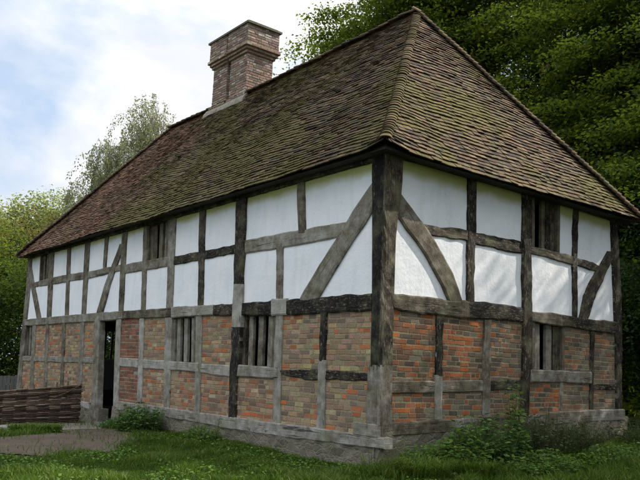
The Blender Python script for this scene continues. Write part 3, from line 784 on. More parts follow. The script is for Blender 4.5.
# ------------------------------------------------------------------ roof
EZ=4.235; O=.30; ZR=8.40; X1,X2=-2.46,-13.0; YR=WY/2
EXL=LX-O
roof=mk('roof',[(O-.05,-O+.05,EZ+.03),(O-.05,WY+O-.05,EZ+.03),(EXL+.05,WY+O-.05,EZ+.0),(EXL+.05,-O+.05,EZ+.0),(X1,YR,ZR-.05),(X2,YR,ZR-.09),
   (O-.2,-O+.2,EZ+.04),(O-.2,WY+O-.2,EZ+.04),(EXL+.2,WY+O-.2,EZ+.0),(EXL+.2,-O+.2,EZ+.0)],
   [(0,4,5,3),(1,4,0),(2,5,4,1),(3,5,2),(0,3,9,6),(1,0,6,7),(2,1,7,8),(3,2,8,9),(6,9,8,7)],M['dark'],house)
def sag(p):
    x,y,z=p
    s=.045*fbm(x*.45,y*.45,z*.3,2)+.010*fbm(x*1.6,y*1.6,z*1.2,3)
    if x<O+.4 and abs(x-O)<1.2 and abs(y+O)<1.2: s+=.10*math.exp(-((abs(x-O)+abs(y+O))/.38)**1.5)
    mid=math.exp(-((x+7.5)/3.5)**2)
    k=(z-EZ)/(ZR-EZ)
    return (x,y,z+s-.05*mid*k)
def slope(name, e0, e1, r0, r1, mossf, redf, gauge=.098, tw=.165):
    """plain tiles laid in courses on the quad/triangle eave e0-e1, top r0-r1"""
    e0,e1,r0,r1=map(Vector,(e0,e1,r0,r1))
    t=(e1-e0); Lt=t.length; t.normalize()
    up=(r0-e0)-t*(r0-e0).dot(t); Ls=up.length; up.normalize()
    n=t.cross(up); 
    if n.z<0: n=-n
    ta0=0; ta1=(r0-e0).dot(t); tb0=Lt; tb1=(r1-e0).dot(t)
    rows=int(Ls/gauge); V=[];F=[];A1=[];A2=[];A3=[]
    sd=rnd.random()*40
    for i in range(rows+1):
        s=i*gauge; k=s/Ls
        l=ta0+(ta1-ta0)*k; r=tb0+(tb1-tb0)*k
        w0=l-rnd.random()*tw*.3 if i%2 else l-tw*.5*rnd.uniform(.9,1.1)
        a=w0
        slump=.012*fbm(i*.31,sd)
        while a<r:
            b=a+tw*rnd.uniform(.96,1.03)
            aa_,bb=max(a,l),min(b,r)
            if bb-aa_>.02:
                lift=.050+rnd.uniform(-.008,.010); ds=rnd.uniform(-.009,.009)+.02*fbm(a*.4,i*.08,sd)+slump*.3
                s0=s+ds-.02; s1=min(s+.16,Ls+.04); th=.018
                h0=lift; h1=.012
                sk=rnd.uniform(-.006,.006)
                g_=.003
                pr=[]
                for (aa2,ss,hh) in ((aa_+g_,s0+sk,h0),(bb-g_,s0-sk,h0+rnd.uniform(-.004,.004)),(bb-g_,s1,h1),(aa_+g_,s1,h1)):
                    P0=e0+t*aa2+up*ss+n*(hh-th); P1=e0+t*aa2+up*ss+n*hh
                    pr.append((sag(P0),sag(P1)))
                m=len(V); V+= [p[0] for p in pr]+[p[1] for p in pr]
                F+=[(m,m+1,m+5,m+4),(m+1,m+2,m+6,m+5),(m+3,m,m+4,m+7),(m+4,m+5,m+6,m+7),(m,m+3,m+2,m+1)]
                c=e0+t*((aa_+bb)/2)+up*s
                q_=rnd.random(); A1+=[q_]*8; A2+=[mossf(c)+rnd.uniform(-.12,.12)]*8; A3+=[min(1,max(0,redf(c)+rnd.uniform(-.3,.3)))]*8
            a=b
        
    return mk(name,V,F,M['tile'],roof,{'rnd':A1,'moss':A2,'red':A3},recalc=True)
def mossA(c):
    x,z=c.x,c.z; k=(z-EZ)/(ZR-EZ)
    m=.66+.42*fbm(x*.5,z*.8,1,3)
    m-=.46*float(sm(-8.2,-11.4,x+1.9*(k-.3)+1.8*fbm(x*.5,z*.9,5,3)))       # redder, barer western part
    m-=.32*math.exp(-((x+.9+2.0*k)/.55)**2)              # bare purple-brown run beside the hip
    m-=.12*k
    return m
def redA(c):
    x,z=c.x,c.z; k=(z-EZ)/(ZR-EZ)
    return float(sm(-7.6,-10.4,x+1.9*(k-.3)+1.8*fbm(x*.5,z*.9,5,3)))*.74+.35*fbm(x,z,7,3)
def mossB(c): return .31+.55*fbm(c.y*.6,c.z*.8,9,3)+.15*math.exp(-(c.z-EZ)/.8)
def redB(c): return .05+.35*fbm(c.y,c.z,4,3)
slope('tile_slope',(EXL,-O,EZ-.06),(O,-O,EZ+.02),(X2,YR,ZR-.04),(X1,YR,ZR),mossA,redA)
slope('tile_slope',(O,-O,EZ+.02),(O,WY+O,EZ+.08),(X1,YR,ZR),(X1,YR,ZR),mossB,redB)
slope('tile_slope',(O,WY+O,EZ+.06),(EXL,WY+O,EZ-.04),(X1,YR,ZR),(X2,YR,ZR-.04),mossB,redB)
slope('tile_slope',(EXL,WY+O,EZ-.04),(EXL,-O,EZ-.06),(X2,YR,ZR-.04),(X2,YR,ZR-.04),mossB,redA)
# bonnet tiles down the hips, half-round ridge tiles
def bonnets(name,p0,p1,na,nb,step,wid,hgt,mossv,curl=.0):
    p0,p1=Vector(p0),Vector(p1); d=p1-p0; L=d.length; d.normalize()
    side=(Vector(na)-Vector(nb)); side=(side-d*side.dot(d)).normalized()
    upv=side.cross(d); 
    if upv.z<0: upv=-upv
    V=[];F=[];A1=[];A2=[];A3=[]; n=int(L/step); K=9
    for i in range(n+1):
        s=i*step; m=len(V); w=wid*rnd.uniform(.93,1.05); lift=rnd.uniform(-.012,.006); q_=rnd.random()
        for (ss,hh,ww) in ((s-.03,hgt+.05+lift,w),(s+step*1.5,hgt+.01,w*.86)):
            for th_ in (0,.02):
                for k in range(K):
                    an=math.pi*(k/(K-1)-.5)*.86
                    P=p0+d*ss+side*(math.sin(an)*ww)+upv*(hh-ww*.62*(1-math.cos(an))-th_)
                    if curl and s<1.2: P.z+=curl*(1-s/1.2)**2
                    V.append(sag(P))
        for k in range(K-1):
            F+=[(m+k,m+k+1,m+2*K+k+1,m+2*K+k),(m+K+k,m+3*K+k,m+3*K+k+1,m+K+k+1),(m+k,m+K+k,m+K+k+1,m+k+1)]
        A1+=[q_]*(4*K); A2+=[mossv+rnd.uniform(-.15,.15)]*(4*K); A3+=[.3*rnd.random()]*(4*K)
    return mk(name,V,F,M['tile'],roof,{'rnd':A1,'moss':A2,'red':A3},recalc=True,smooth=False)
bonnets('hip_tiles',(O+.03,-O-.03,EZ+.06),(X1,YR,ZR+.02),(0,-1,.8),(1,0,.8),.098,.092,.016,.5)
bonnets('hip_tiles',(O+.03,WY+O+.03,EZ+.1),(X1,YR,ZR+.02),(0,1,.8),(1,0,.8),.105,.15,.045,.4)
bonnets('hip_tiles',(EXL-.03,-O-.03,EZ),(X2,YR,ZR-.02),(0,-1,.8),(-1,0,.8),.105,.14,.045,.3)
bonnets('hip_tiles',(EXL-.03,WY+O+.03,EZ),(X2,YR,ZR-.02),(0,1,.8),(-1,0,.8),.105,.14,.045,.3)
bonnets('ridge_tiles',(X2-.05,YR,ZR-.0),(X1-.26,YR,ZR+.04),(0,-1,0),(0,1,0),.30,.15,.06,.35)

# ------------------------------------------------------------------ chimney
chim=Acc(); chim.box((-10.46,3.0,7.3),(-9.74,3.82,10.36)); chim.box((-9.54,3.0,7.3),(-8.72,3.82,10.36)); chim.box((-9.75,3.1,7.3),(-9.53,3.72,10.36))
chimney=mk('chimney',chim.V,chim.F,M['mortar'],house)
def brickbox(acc,x0,x1,y0,y1,z0,z1,pal='chim'):
    p=PAL[pal]; cz=lambda v:(lambda a:v)
    c=.072
    bricks(acc,lambda a,z,d:(a,y0-d,z),lambda z:x0,lambda z:x1,cz(z0),cz(z1),p,course=c,blen=.22)
    bricks(acc,lambda a,z,d:(x1+d,a,z),lambda z:y0,lambda z:y1,cz(z0),cz(z1),p,course=c,blen=.22)
    bricks(acc,lambda a,z,d:(a,y1+d,z),lambda z:x0,lambda z:x1,cz(z0),cz(z1),p,course=c,blen=.22)
    bricks(acc,lambda a,z,d:(x0-d,a,z),lambda z:y0,lambda z:y1,cz(z0),cz(z1),p,course=c,blen=.22)
def stack(nm,x0,x1,ya,yb,z0,z1,grow):
    A_=Acc(); 
    brickbox(A_,x0-grow,x1+grow,ya-grow,yb+grow,z0,z1)
    o=mk(nm,A_.V,A_.F,M['brick'],chimney,cols=A_.C)
    return o
for (x0,x1) in ((-10.46,-9.74),(-9.54,-8.72)):
    stack('chimney_shaft',x0,x1,3.0,3.82,7.6,9.58,.012)
stack('chimney_shaft',-9.75,-9.53,3.1,3.72,7.6,10.3,.012)
def course_band(nm,z0,z1,grow,yin=.1):
    A_=Acc();C_=Acc()
    for (x0,x1,ya,yb) in ((-10.46,-9.74,3.0,3.82),(-9.54,-8.72,3.0,3.82)):
        gl=grow if x0<-10 else min(grow,.06); gr=grow if x0>-10 else min(grow,.06)
        C_.box((x0-gl,ya-grow,z0+.001),(x1+gr,yb+grow,z1-.001))
        p=PAL['chim']; cz=lambda v:(lambda a:v); c=.072
        X0,X1_,Y0,Y1=x0-gl,x1+gr,ya-grow,yb+grow
        bricks(A_,lambda a,z,d:(a,Y0-d,z),lambda z:X0,lambda z:X1_,cz(z0),cz(z1),p,course=c,blen=.22,proud=.012)
        bricks(A_,lambda a,z,d:(X1_+d,a,z),lambda z:Y0,lambda z:Y1,cz(z0),cz(z1),p,course=c,blen=.22,proud=.012)
        bricks(A_,lambda a,z,d:(a,Y1+d,z),lambda z:X0,lambda z:X1_,cz(z0),cz(z1),p,course=c,blen=.22,proud=.012)
        bricks(A_,lambda a,z,d:(X0-d,a,z),lambda z:Y0,lambda z:Y1,cz(z0),cz(z1),p,course=c,blen=.22,proud=.012)
    b=mk(nm,A_.V,A_.F,M['brick'],chimney,cols=A_.C)
    mk('mortar_bed',C_.V,C_.F,M['mortar'],chimney)
course_band('corbel_course',9.56,9.64,.05)
course_band('corbel_course',9.64,9.72,.10)
course_band('corbel_course',9.72,9.80,.15)
course_band('chimney_head',9.80,10.34,.11)
A_=Acc(); A_.box((-10.64,2.84,10.34),(-8.54,3.98,10.395)); A_.box((-10.56,2.93,10.397),(-8.62,3.89,10.45))
mk('capping_slab',A_.V,A_.F,M['captop'],chimney)
course_band('corbel_course',8.28,8.40,.07)
# mortar flaunching that runs down the tiles at the foot of the stack
V=[];F=[]
for i in range(21):
    x=-10.68+2.1*i/20; w=.03*fbm(x*3,2)
    for (y,up_) in ((2.84+w,.045),(2.86+w,.09),(2.99,.11)):
        V.append((x,y,EZ+(y+O)*(ZR-EZ)/(YR+O)+up_))
for i in range(20):
    for j in range(2): F.append((i*3+j,i*3+j+1,i*3+4+j,i*3+3+j))
n=len(V); V+=[(-10.68,3.0,8.0),(-8.58,3.0,8.0),(-10.68,2.8,7.8),(-8.58,2.8,7.8)]
F+=[(0,1,2,n,n+2),(60,61,62,n+1,n+3)]; F.append(tuple([n+2]+[3*i for i in range(21)]+[n+3]))
mk('flaunching',V,F,M['lead'],chimney)

# ------------------------------------------------------------------ ground
def grid_sheet(name,mat,xs,ys,hf):
    X,Y=np.meshgrid(xs,ys,indexing='ij'); Z=hf(X,Y)
    V=np.stack([X,Y,Z],-1).reshape(-1,3); nx,ny=len(xs),len(ys)
    I=np.arange(nx*ny).reshape(nx,ny)
    F=np.stack([I[:-1,:-1],I[1:,:-1],I[1:,1:],I[:-1,1:]],-1).reshape(-1,4)
    return mknp(name,V,F,mat,smooth=True)
xs=np.concatenate([[-400,-200,-100,-60,-40],np.arange(-30,14,.25),[20,40,100,200,400]])
ys=np.concatenate([[-400,-200,-100,-40,-20],np.arange(-12,30,.25),[40,60,100,200,400]])
tag(grid_sheet('ground',M['ground'],xs,ys,g),kind='structure')

def poly_in(px,py,poly):
    inside=np.zeros(px.shape,bool); n=len(poly)
    for i in range(n):
        x0,y0=poly[i]; x1,y1=poly[(i+1)%n]
        c=((y0>py)!=(y1>py))&(px<(x1-x0)*(py-y0)/(y1-y0+1e-12)+x0)
        inside^=c
    return inside
def rough_poly(poly,amp=.08,step=.15,seed=0.):
    out=[]
    for i in range(len(poly)):
        a,b=Vector(poly[i]),Vector(poly[(i+1)%len(poly)]); n=max(1,int((b-a).length/step))
        for k in range(n):
            p=a.lerp(b,k/n); out.append((p.x+amp*fbm(p.x*2,p.y*2,seed,3),p.y+amp*fbm(p.x*2,p.y*2,seed+7,3)))
    return out
def sheet(name,poly,lift,mat,seed=0.):
    poly=rough_poly(poly,seed=seed)
    x0=min(p[0] for p in poly);x1=max(p[0] for p in poly);y0=min(p[1] for p in poly);y1=max(p[1] for p in poly)
    nx=int((x1-x0)/.08)+1; ny=int((y1-y0)/.08)+1
    X,Y=np.meshgrid(x0+np.arange(nx)*.08,y0+np.arange(ny)*.08,indexing='ij')
    ins=poly_in(X+.04,Y+.04,poly)
    # keep all vertices, use faces whose centre lies inside
    Z=g(X,Y)+lift+.006*np.sin(X*9)*np.cos(Y*11)
    I=np.arange(nx*ny).reshape(nx,ny)
    F=np.stack([I[:-1,:-1],I[1:,:-1],I[1:,1:],I[:-1,1:]],-1)[ins[:-1,:-1]].reshape(-1,4)
    used=np.unique(F); mp=np.zeros(nx*ny,int); mp[used]=np.arange(len(used))
    V=np.stack([X,Y,Z],-1).reshape(-1,3)[used]
    o=mknp(name,V,mp[F],mat,smooth=True); tag(o,kind='structure'); return poly
DIRT=sheet('dirt_patch',[(-2.7,-3.5),(-3.1,-2.4),(-4.2,-1.5),(-5.3,-.95),(-6.3,-.6),(-7.6,-.5),(-7.8,-1.15),(-6.8,-1.9),(-5.7,-2.6),(-5.3,-3.4),(-4.6,-4.3),(-3.6,-4.5)],.009,M['dirt'],1.)
PATH=sheet('path',[(-8.35,.0),(-9.7,.0),(-9.7,-.6),(-9.3,-1.6),(-9.0,-2.4),(-8.6,-4.2),(-7.4,-4.2),(-7.5,-2.6),(-7.3,-1.6),(-7.45,-.8)],.014,M['pathdirt'],4.)
PATH2=sheet('footpath',[(1.0,6.3),(2.0,3.3),(3.1,2.4),(4.6,3.2),(3.2,7.6)],.010,M['dirt'],8.)

DIRT2=[[(p[0]+.2*k,p[1]-.15*k) for p in DIRT] for k in (1,2)]; PATHN=[[(p[0]+.35*k,p[1]-.15*k) for p in PATH] for k in (1,2)]
# ------------------------------------------------------------------ leaves and grass
def leafmesh(name,P,D,N,ln,wd,mat,parent=None,rv=None,fold=.25):
    """diamond leaves: base P, axis D, normal N"""
    n=len(P); D=D/np.linalg.norm(D,axis=1,keepdims=True)
    S=np.cross(D,N); S/= (np.linalg.norm(S,axis=1,keepdims=True)+1e-9); N=np.cross(S,D)
    ln=np.broadcast_to(ln,(n,))[:,None]; wd=np.broadcast_to(wd,(n,))[:,None]
    V=np.stack([P, P+D*ln*.42+S*wd*.5+N*wd*fold*.5, P+D*ln, P+D*ln*.42-S*wd*.5+N*wd*fold*.5],1).reshape(-1,3)
    F=np.arange(4*n).reshape(n,4)
    r=NP.random(n) if rv is None else rv
    return mknp(name,V,F,mat,parent,{'rnd':np.repeat(r,4)})

def clump_leaves(C,K,spread,flat,rs):
    """K leaves round each clump centre"""
    n=len(C); P=np.repeat(C,K,0)
    d=rs.normal(size=(n*K,3))*spread; d[:,2]*=flat
    # droop outwards
    d[:,2]-= .28*np.hypot(d[:,0],d[:,1])
    return P+d

def tree(name,label,cat,base,trunk_h,r0,blobs,nclump,K,leaf,mat,bark,seed,spread=.55,flat=.35,group=None,nlimb=26,lean=(0,0),droop=0.,hole=.0,sprays=0):
    rs=np.random.default_rng(seed); rr=random.Random(seed)
    root=empty(name,base,label,cat,group)
    B=np.array(base,float)
    vol=np.array([b[3]*b[4]*b[5] for b in blobs]); vol=vol/vol.sum()
    ci=rs.choice(len(blobs),nclump,p=vol)
    u=rs.normal(size=(nclump,3)); u/=np.linalg.norm(u,axis=1,keepdims=True)
    rad=rs.random(nclump)**.42
    bl=np.array(blobs)[ci]
    C=B+bl[:,:3]+u*rad[:,None]*bl[:,3:6]
    # lumpy outline
    keep=[]
    for i,c in enumerate(C):
        v=fbm(c[0]*.42,c[1]*.42,c[2]*.5+seed,3)
        keep.append(v>-.16+hole-(.25 if rad[i]<.6 else 0))
    if sprays:
        ns=max(30,int(nclump/sprays)); S=[]
        sc=C[rs.choice(len(C),ns,replace=False)]; outv=sc-(B+np.array([blobs[0][0],blobs[0][1],blobs[0][2]]))
        keep=[]; C2=[]
        for q0,ov in zip(sc,outv):
            a=math.atan2(ov[1],ov[0]); R0=rs.uniform(.8,1.7)
            for _ in range(sprays):
                r_s=R0*math.sqrt(rs.random()); th=rs.uniform(0,6.283)
                dx,dy=r_s*math.cos(th),r_s*math.sin(th)*.75; along=dx
                C2.append((q0[0]+dx*math.cos(a)-dy*math.sin(a),q0[1]+dx*math.sin(a)+dy*math.cos(a),q0[2]-.30*along-.12*along*abs(along)+rs.normal()*.07))
                keep.append(True)
        C=np.array(C2)
    C=C[np.array(keep)]
    C=C[C[:,2]>B[2]+.3]
    P=clump_leaves(C,K,spread,flat,rs)
    n=len(P)
    N=rs.normal(size=(n,3))*.55; N[:,2]+=1.
    D=rs.normal(size=(n,3)); D[:,2]=D[:,2]*.4-.35-droop
    sz=leaf*rs.uniform(.6,1.25,n)
    cr_=rs.random(len(C))
    if sprays: cr_=np.array([.5+1.1*fbm(c[0]*.8,c[1]*.8,c[2]*1.1+seed,2) for c in C]).clip(0,1)*.7+cr_*.3
    rv=np.clip(np.repeat(cr_**1.3,K)*.85+rs.random(n)*.18,0,1)
    if hole<0.35 or True:
        leafmesh('crown',P,D,N,sz,sz*.62,mat,root,rv)
    t=Acc(); H=trunk_h
    tp=[]; rads=[]
    for i in range(9):
        k=i/8; tp.append((B[0]+lean[0]*k+.25*fbm(k*2,seed*.7)*k*2,B[1]+lean[1]*k+.25*fbm(k*2,seed*.3+5)*k*2,B[2]-.2+H*k)); rads.append(r0*(1-.78*k)*(1.35 if i==0 else 1))
    t.tube(tp,rads,9)
    sel=rs.choice(len(C),min(nlimb,len(C)),replace=False)
    for s in sel:
        c=Vector(C[s]); k=rr.uniform(.3,.95)
        hz=(c.z-B[2])/H; k=min(.97,max(.22,hz*.62*rr.uniform(.8,1.1)))
        i=int(k*8); f=k*8-i; a=Vector(tp[i]).lerp(Vector(tp[min(8,i+1)]),f)
        rr0=r0*(1-.78*k)*.5
        mid=a.lerp(c,.5)+Vector((0,0,.12*(c-a).length))
        pts=[a,a.lerp(mid,.5),mid,mid.lerp(c,.5),c]
        pts=[Vector(p)+Vector((rr.uniform(-.1,.1),rr.uniform(-.1,.1),rr.uniform(-.1,.1))) if 0<j<4 else Vector(p) for j,p in enumerate(pts)]
        t.tube(pts,[rr0,rr0*.75,rr0*.5,rr0*.3,.012],5)
        # twigs off the limb to neighbouring clumps
        dd=np.linalg.norm(C-np.array(c),axis=1); near=np.argsort(dd)[1:5]
        for q_ in near:
            e=Vector(C[q_]); p0=pts[3]
            t.tube([p0,p0.lerp(e,.5)+Vector((0,0,.08)),e],[rr0*.28,.014,.007],4,cap=False)
    mk('trunk',t.V,t.F,M[bark],root,smooth=True,recalc=False)
    return root

def strand_birch(name,label,base,H,r0,blobs,nst,seed,leaf=.085):
    rs=np.random.default_rng(seed); root=empty(name,base,label,'tree',None); B=np.array(base,float)
    t=Acc(); tp=[(B[0]+.3*math.sin(k*2.+seed),B[1]+.35*math.sin(k*1.6),B[2]-.2+H*k) for k in [i/8 for i in range(9)]]
    t.tube(tp,[r0*(1-.93*i/8)+.01 for i in range(9)],8)
    vol=np.array([b[3]*b[4]*b[5] for b in blobs]); vol/=vol.sum(); P=[];D=[];RV=[]
    nb=len(blobs)
    for i in range(nst):
        b=blobs[rs.choice(nb,p=vol)]; u=rs.normal(size=3); u/=np.linalg.norm(u); rr=rs.random()**.4
        c=B+np.array(b[:3])+u*rr*np.array(b[3:6])
        if fbm(c[1]*.9,c[2]*.9,seed,3)<-.12: continue
        kz=(c[2]-B[2]-.9)/H; kz=min(.97,max(.3,kz*.9)); q_=kz*8; a=Vector(tp[int(q_)]).lerp(Vector(tp[min(8,int(q_)+1)]),q_-int(q_))
        top=Vector(c); L=rs.uniform(.6,1.5)
        if i%3==0:
            m=a.lerp(top,.55)+Vector((0,0,.25)); t.tube([a,m,top],[.028,.016,.006],4,cap=False)
        o=Vector((rs.normal()*.3,rs.normal()*.3,0)); end=top+o+Vector((0,0,-L)); md=top.lerp(end,.5)+o*.25+Vector((0,0,.1))
        t.tube([top,md,end],[.006,.005,.003],3,cap=False)
        n=int(L*30); shade=rs.random()
        for j in range(n):
            k=rs.random(); p=(top*(1-k)**2+md*2*k*(1-k)+end*k*k)
            P.append((p.x+rs.normal()*.07,p.y+rs.normal()*.07,p.z+rs.normal()*.05)); D.append((rs.normal()*.5,rs.normal()*.5,-1)); RV.append(shade*.6+rs.random()*.4)
    P=np.array(P);D=np.array(D); N=rs.normal(size=P.shape)
    s_=leaf*rs.uniform(.7,1.25,len(P)); leafmesh('crown',P,D,N,s_,s_*.7,M['birch'],root,np.array(RV))
    mk('trunk',t.V,t.F,M['birchbark'],root,smooth=True,recalc=False)
# tall beeches behind the end of the house, left to right
tree('beech_tree','tall beech behind the front end of the ridge, boughs reaching towards the chimney','tree',(-13.6,13.8,-.2),15,.38,
     [(0,0,13.2,4.2,4.0,4.6),(-1.9,-1.7,12.9,3.7,3.3,2.0),(1.5,1,16,3.6,3.6,3)],4800,40,.15,M['beech'],'bark',21,spread=.34,flat=.3,sprays=13,group='beeches behind the house',nlimb=40)
tree('beech_tree','wide beech behind the middle of the hipped end, lowest boughs just above the tiles','tree',(-7.6,16.5,-.1),13,.42,
     [(0,0,10.5,5,5,6),(2,1,7,4,4,4.5),(0,0,15,4,4,3)],5200,40,.15,M['beech'],'bark',22,hole=.07,spread=.34,flat=.3,sprays=13,group='beeches behind the house')
tree('beech_tree','large beech at the right edge, dark boughs hanging past the far corner','tree',(-2.2,16.3,0),13,.45,
     [(0,0,9.5,5,5,6.5),(-1,-2,6,4,3.6,4.2),(0,0,14.5,4.5,4.5,3.5)],5600,40,.15,M['beech'],'bark',23,hole=.05,spread=.34,flat=.3,sprays=13,group='beeches behind the house')
tree('beech_tree','beech standing off the far corner, shading the end wall of the house','tree',(4.4,14.2,0),12,.36,
     [(1.2,0,7.5,3.6,4.2,4.0),(2.2,0,12,3.2,3.6,3)],820,46,.13,M['beech'],'bark',24,spread=.34,flat=.3,sprays=13,group='beeches behind the house',hole=.12)
tree('beech_tree','beech beyond the right edge of the picture facing the end wall','tree',(13.5,8.5,0),12,.36,
     [(0,0,8.5,5,6,5.5)],3000,40,.22,M['beech'],'bark',25,spread=.34,flat=.3,sprays=13,group='beeches behind the house')  # out-of-view tree added to keep skylight off the end wall
def bush(name,label,base,blobs,ncl,K,leaf,mat,seed,group=None,spread=.35,r0=.07,h=2.,nlimb=16):
    return tree(name,label,'bush',base,h,r0,blobs,ncl,K,leaf,mat,'bark',seed,spread=spread,flat=.6,group=group,nlimb=nlimb)
bush('evergreen_bush','dark evergreen bush past the far corner of the end wall',(-1.6,11.2,.1),[(0,0,2.6,2.2,1.8,2.6)],800,60,.11,M['beech_dark'],31,'dark bushes behind the house')
bush('evergreen_bush','dark evergreen bush at the right edge under the overhanging boughs',(1.9,12.2,.1),[(0,0,2.4,2.4,2,2.6),(2,0,1.6,1.6,1.6,1.6)],900,60,.11,M['beech_dark'],32,'dark bushes behind the house')
bush('evergreen_bush','tall dark evergreen bush behind the other two under the beeches',(-3.2,19.5,.1),[(0,0,3.2,3.8,1.8,3.4),(3.5,0,2.6,2.5,1.8,3)],1300,60,.13,M['beech_dark'],33,'dark bushes behind the house')
# the wood behind
def wood():
    rs=np.random.default_rng(77); n=11000
    x=rs.uniform(-24,16,n); top=10+8*sm(-24,-10,x)+2.2*np.sin(x*.7)
    z=rs.random(n)**1.1*top; y=27+rs.uniform(-2.5,3.5,n)-.12*x
    C=np.stack([x,y,z],1); C=C[np.array([fbm(a*.3,b*.3,c*.3,3)>-.40 for a,b,c in C])]
    K=46; P=clump_leaves(C,K,.75,.5,rs); m=len(P)
    N=rs.normal(size=(m,3))*.6; N[:,2]+=.8; D=rs.normal(size=(m,3)); D[:,2]-=.4
    s_=.42*rs.uniform(.6,1.2,m)
    o=leafmesh('woodland',P,D,N,s_,s_*.7,M['wood'],None,np.clip(np.repeat(rs.random(len(C)),K)*.6+rs.random(m)*.5,0,1))
    tag(o,'mass of woodland foliage behind the beeches','woodland',kind='stuff')
wood()
# left of the house
tree('ash_tree','pale green tree highest on the left skyline beyond the low end of the roof','tree',(-40,8.3,-.3),9,.3,[(0,0,9.2,2.6,3.0,3.2),(0,-3,7.6,2.5,3,2.8)],620,90,.19,M['far'],'bark',41,spread=.6)
tree('ash_tree','pale green tree cut by the left edge of the picture','tree',(-38,2.2,-.3),9,.3,[(0,0,8.0,3,3.6,3.0)],520,90,.19,M['far'],'bark',42,spread=.6)
tree('maple_tree','yellow and orange turning tree close behind the far end of the house','tree',(-29,4.6,-.3),6,.2,[(0,0,6.0,2.4,2.6,2.8),(0,1.8,5.4,2,1.8,2)],860,80,.15,M['yellow'],'bark',43,spread=.45)
tree('hazel_tree','yellow green hazel left of the turning tree','tree',(-24.5,1.2,-.3),5,.16,[(0,0,4.5,2.,2.,2.8)],640,80,.13,M['hedge'],'bark',44,spread=.4)
bush('hazel_bush','deep green bush hard against the far end of the house',(-20.5,2.2,-.3),[(0,0,2.6,1.5,1.5,2.9)],640,60,.12,M['hedge'],45)
bush('hazel_bush','green bush seen through the doorway and the far window',(-20.0,5.2,-.3),[(0,0,2.4,1.5,1.8,2.6)],560,60,.12,M['hedge'],47)
bush('evergreen_bush','dark bush behind the grey paling fence at the left edge',(-21.5,-.6,-.3),[(0,0,2.2,1.6,2.0,2.4)],560,60,.11,M['beech_dark'],46)
strand_birch('birch_tree','tall airy birch with drooping twigs above the roofline left of the chimney',(-27,9.1,-.3),14.8,.18,
     [(0,-.4,13.1,1.3,1.7,2.2),(.3,.9,12.0,1.6,2.3,2.2),(.3,0,10.8,1.6,2.6,1.8)],1500,51,.095)
strand_birch('birch_tree','lower birch left of the tall one, its top just over the roof edge',(-26.5,6.9,-.3),11.6,.14,[(0,0,10.5,1.2,1.6,2.0),(0,-.3,8.8,1.4,2.2,1.8)],1250,52,.095)


# ------------------------------------------------------------------ grass
def grass(name,label_poly_fn,n,xr,yr,h,seed,w=.008):
    rs=np.random.default_rng(seed)
    x=rs.uniform(*xr,n); y=rs.uniform(*yr,n)
    ok=label_poly_fn(x,y); x,y=x[ok],y[ok]; n=len(x)
    # tufts
    tuft=np.array([fbm(a*1.1,b*1.1,seed,3) for a,b in zip(x,y)])
    hh=h*(.8+1.7*np.clip(tuft+.1,-.25,.8))*rs.uniform(.5,1.25,n)
    z=g(x,y)
    an=rs.uniform(0,2*math.pi,n); lean=rs.uniform(.15,.9,n)*hh; la=an+rs.normal(size=n)*1.0
    dx,dy=np.cos(an)*w*.5,np.sin(an)*w*.5
    lx,ly=np.cos(la)*lean,np.sin(la)*lean
    V=np.stack([np.stack([x-dx,y-dy,z-.01],1),np.stack([x+dx,y+dy,z-.01],1),
                np.stack([x+dx*.8+lx*.35,y+dy*.8+ly*.35,z+hh*.62],1),np.stack([x-dx*.8+lx*.35,y-dy*.8+ly*.35,z+hh*.62],1),
                np.stack([x+lx,y+ly,z+hh*.9],1)],1).reshape(-1,3)
    b=np.arange(n)[:,None]*5
    F=np.concatenate([b+np.array([[0,1,2]]),b+np.array([[0,2,3]]),b+np.array([[3,2,4]])],0)
    r=np.clip(rs.random(n)*.75+.25*(tuft+.5),0,1)
    return mknp(name,V,F,M['grass'],None,{'rnd':np.repeat(r,5)})
def grow(P,dx,dy):
    return P+[ (p[0]+dx,p[1]+dy) for p in P]
def near_side(poly):
    # blades in front of bare ground are trampled flat: keep a short strip on the camera side clear
    return [[(p[0]+.22*k,p[1]-.16*k) for p in poly] for k in (1,2)]
def not_dirt(x,y):
    j=np.random.default_rng(len(x)); jw=.05+.22*j.random(len(x))**2; x1=x+j.normal(size=len(x))*jw; y1=y+j.normal(size=len(x))*jw; few=j.random(len(x))<.016
    return ~(((poly_in(x1,y1,DIRT)|poly_in(x1,y1,DIRT2[0])|poly_in(x1,y1,DIRT2[1])|poly_in(x1,y1,PATHN[0])|poly_in(x1,y1,PATHN[1])|poly_in(x1,y1,PATH)|poly_in(x1,y1,PATH2))&~few)|((x<.06)&(x>-15.5)&(y>-.07)&(y<WY+.05)))
def area1(x,y):
    thin=(NP.random(len(x))<.85)
    return not_dirt(x,y)&thin
go=grass('lawn_grass',area1,230000,(-9.4,3.2),(-5.6,0),.066,3,.011)
tag(go,kind='stuff',label='short green grass in front of the long side of the house',cat='grass')
g2=grass('rough_grass',lambda x,y:not_dirt(x,y)&(x>0.03),110000,(0,5.5),(-.6,9.5),.10,5,.011)
tag(g2,kind='stuff',label='longer shaded grass along the end wall of the house',cat='grass')
g3=grass('verge_grass',lambda x,y:not_dirt(x,y),45000,(-16,-8.2),(-7,-2.6),.09,6)
tag(g3,kind='stuff',label='grass beyond the wattle fence',cat='grass')
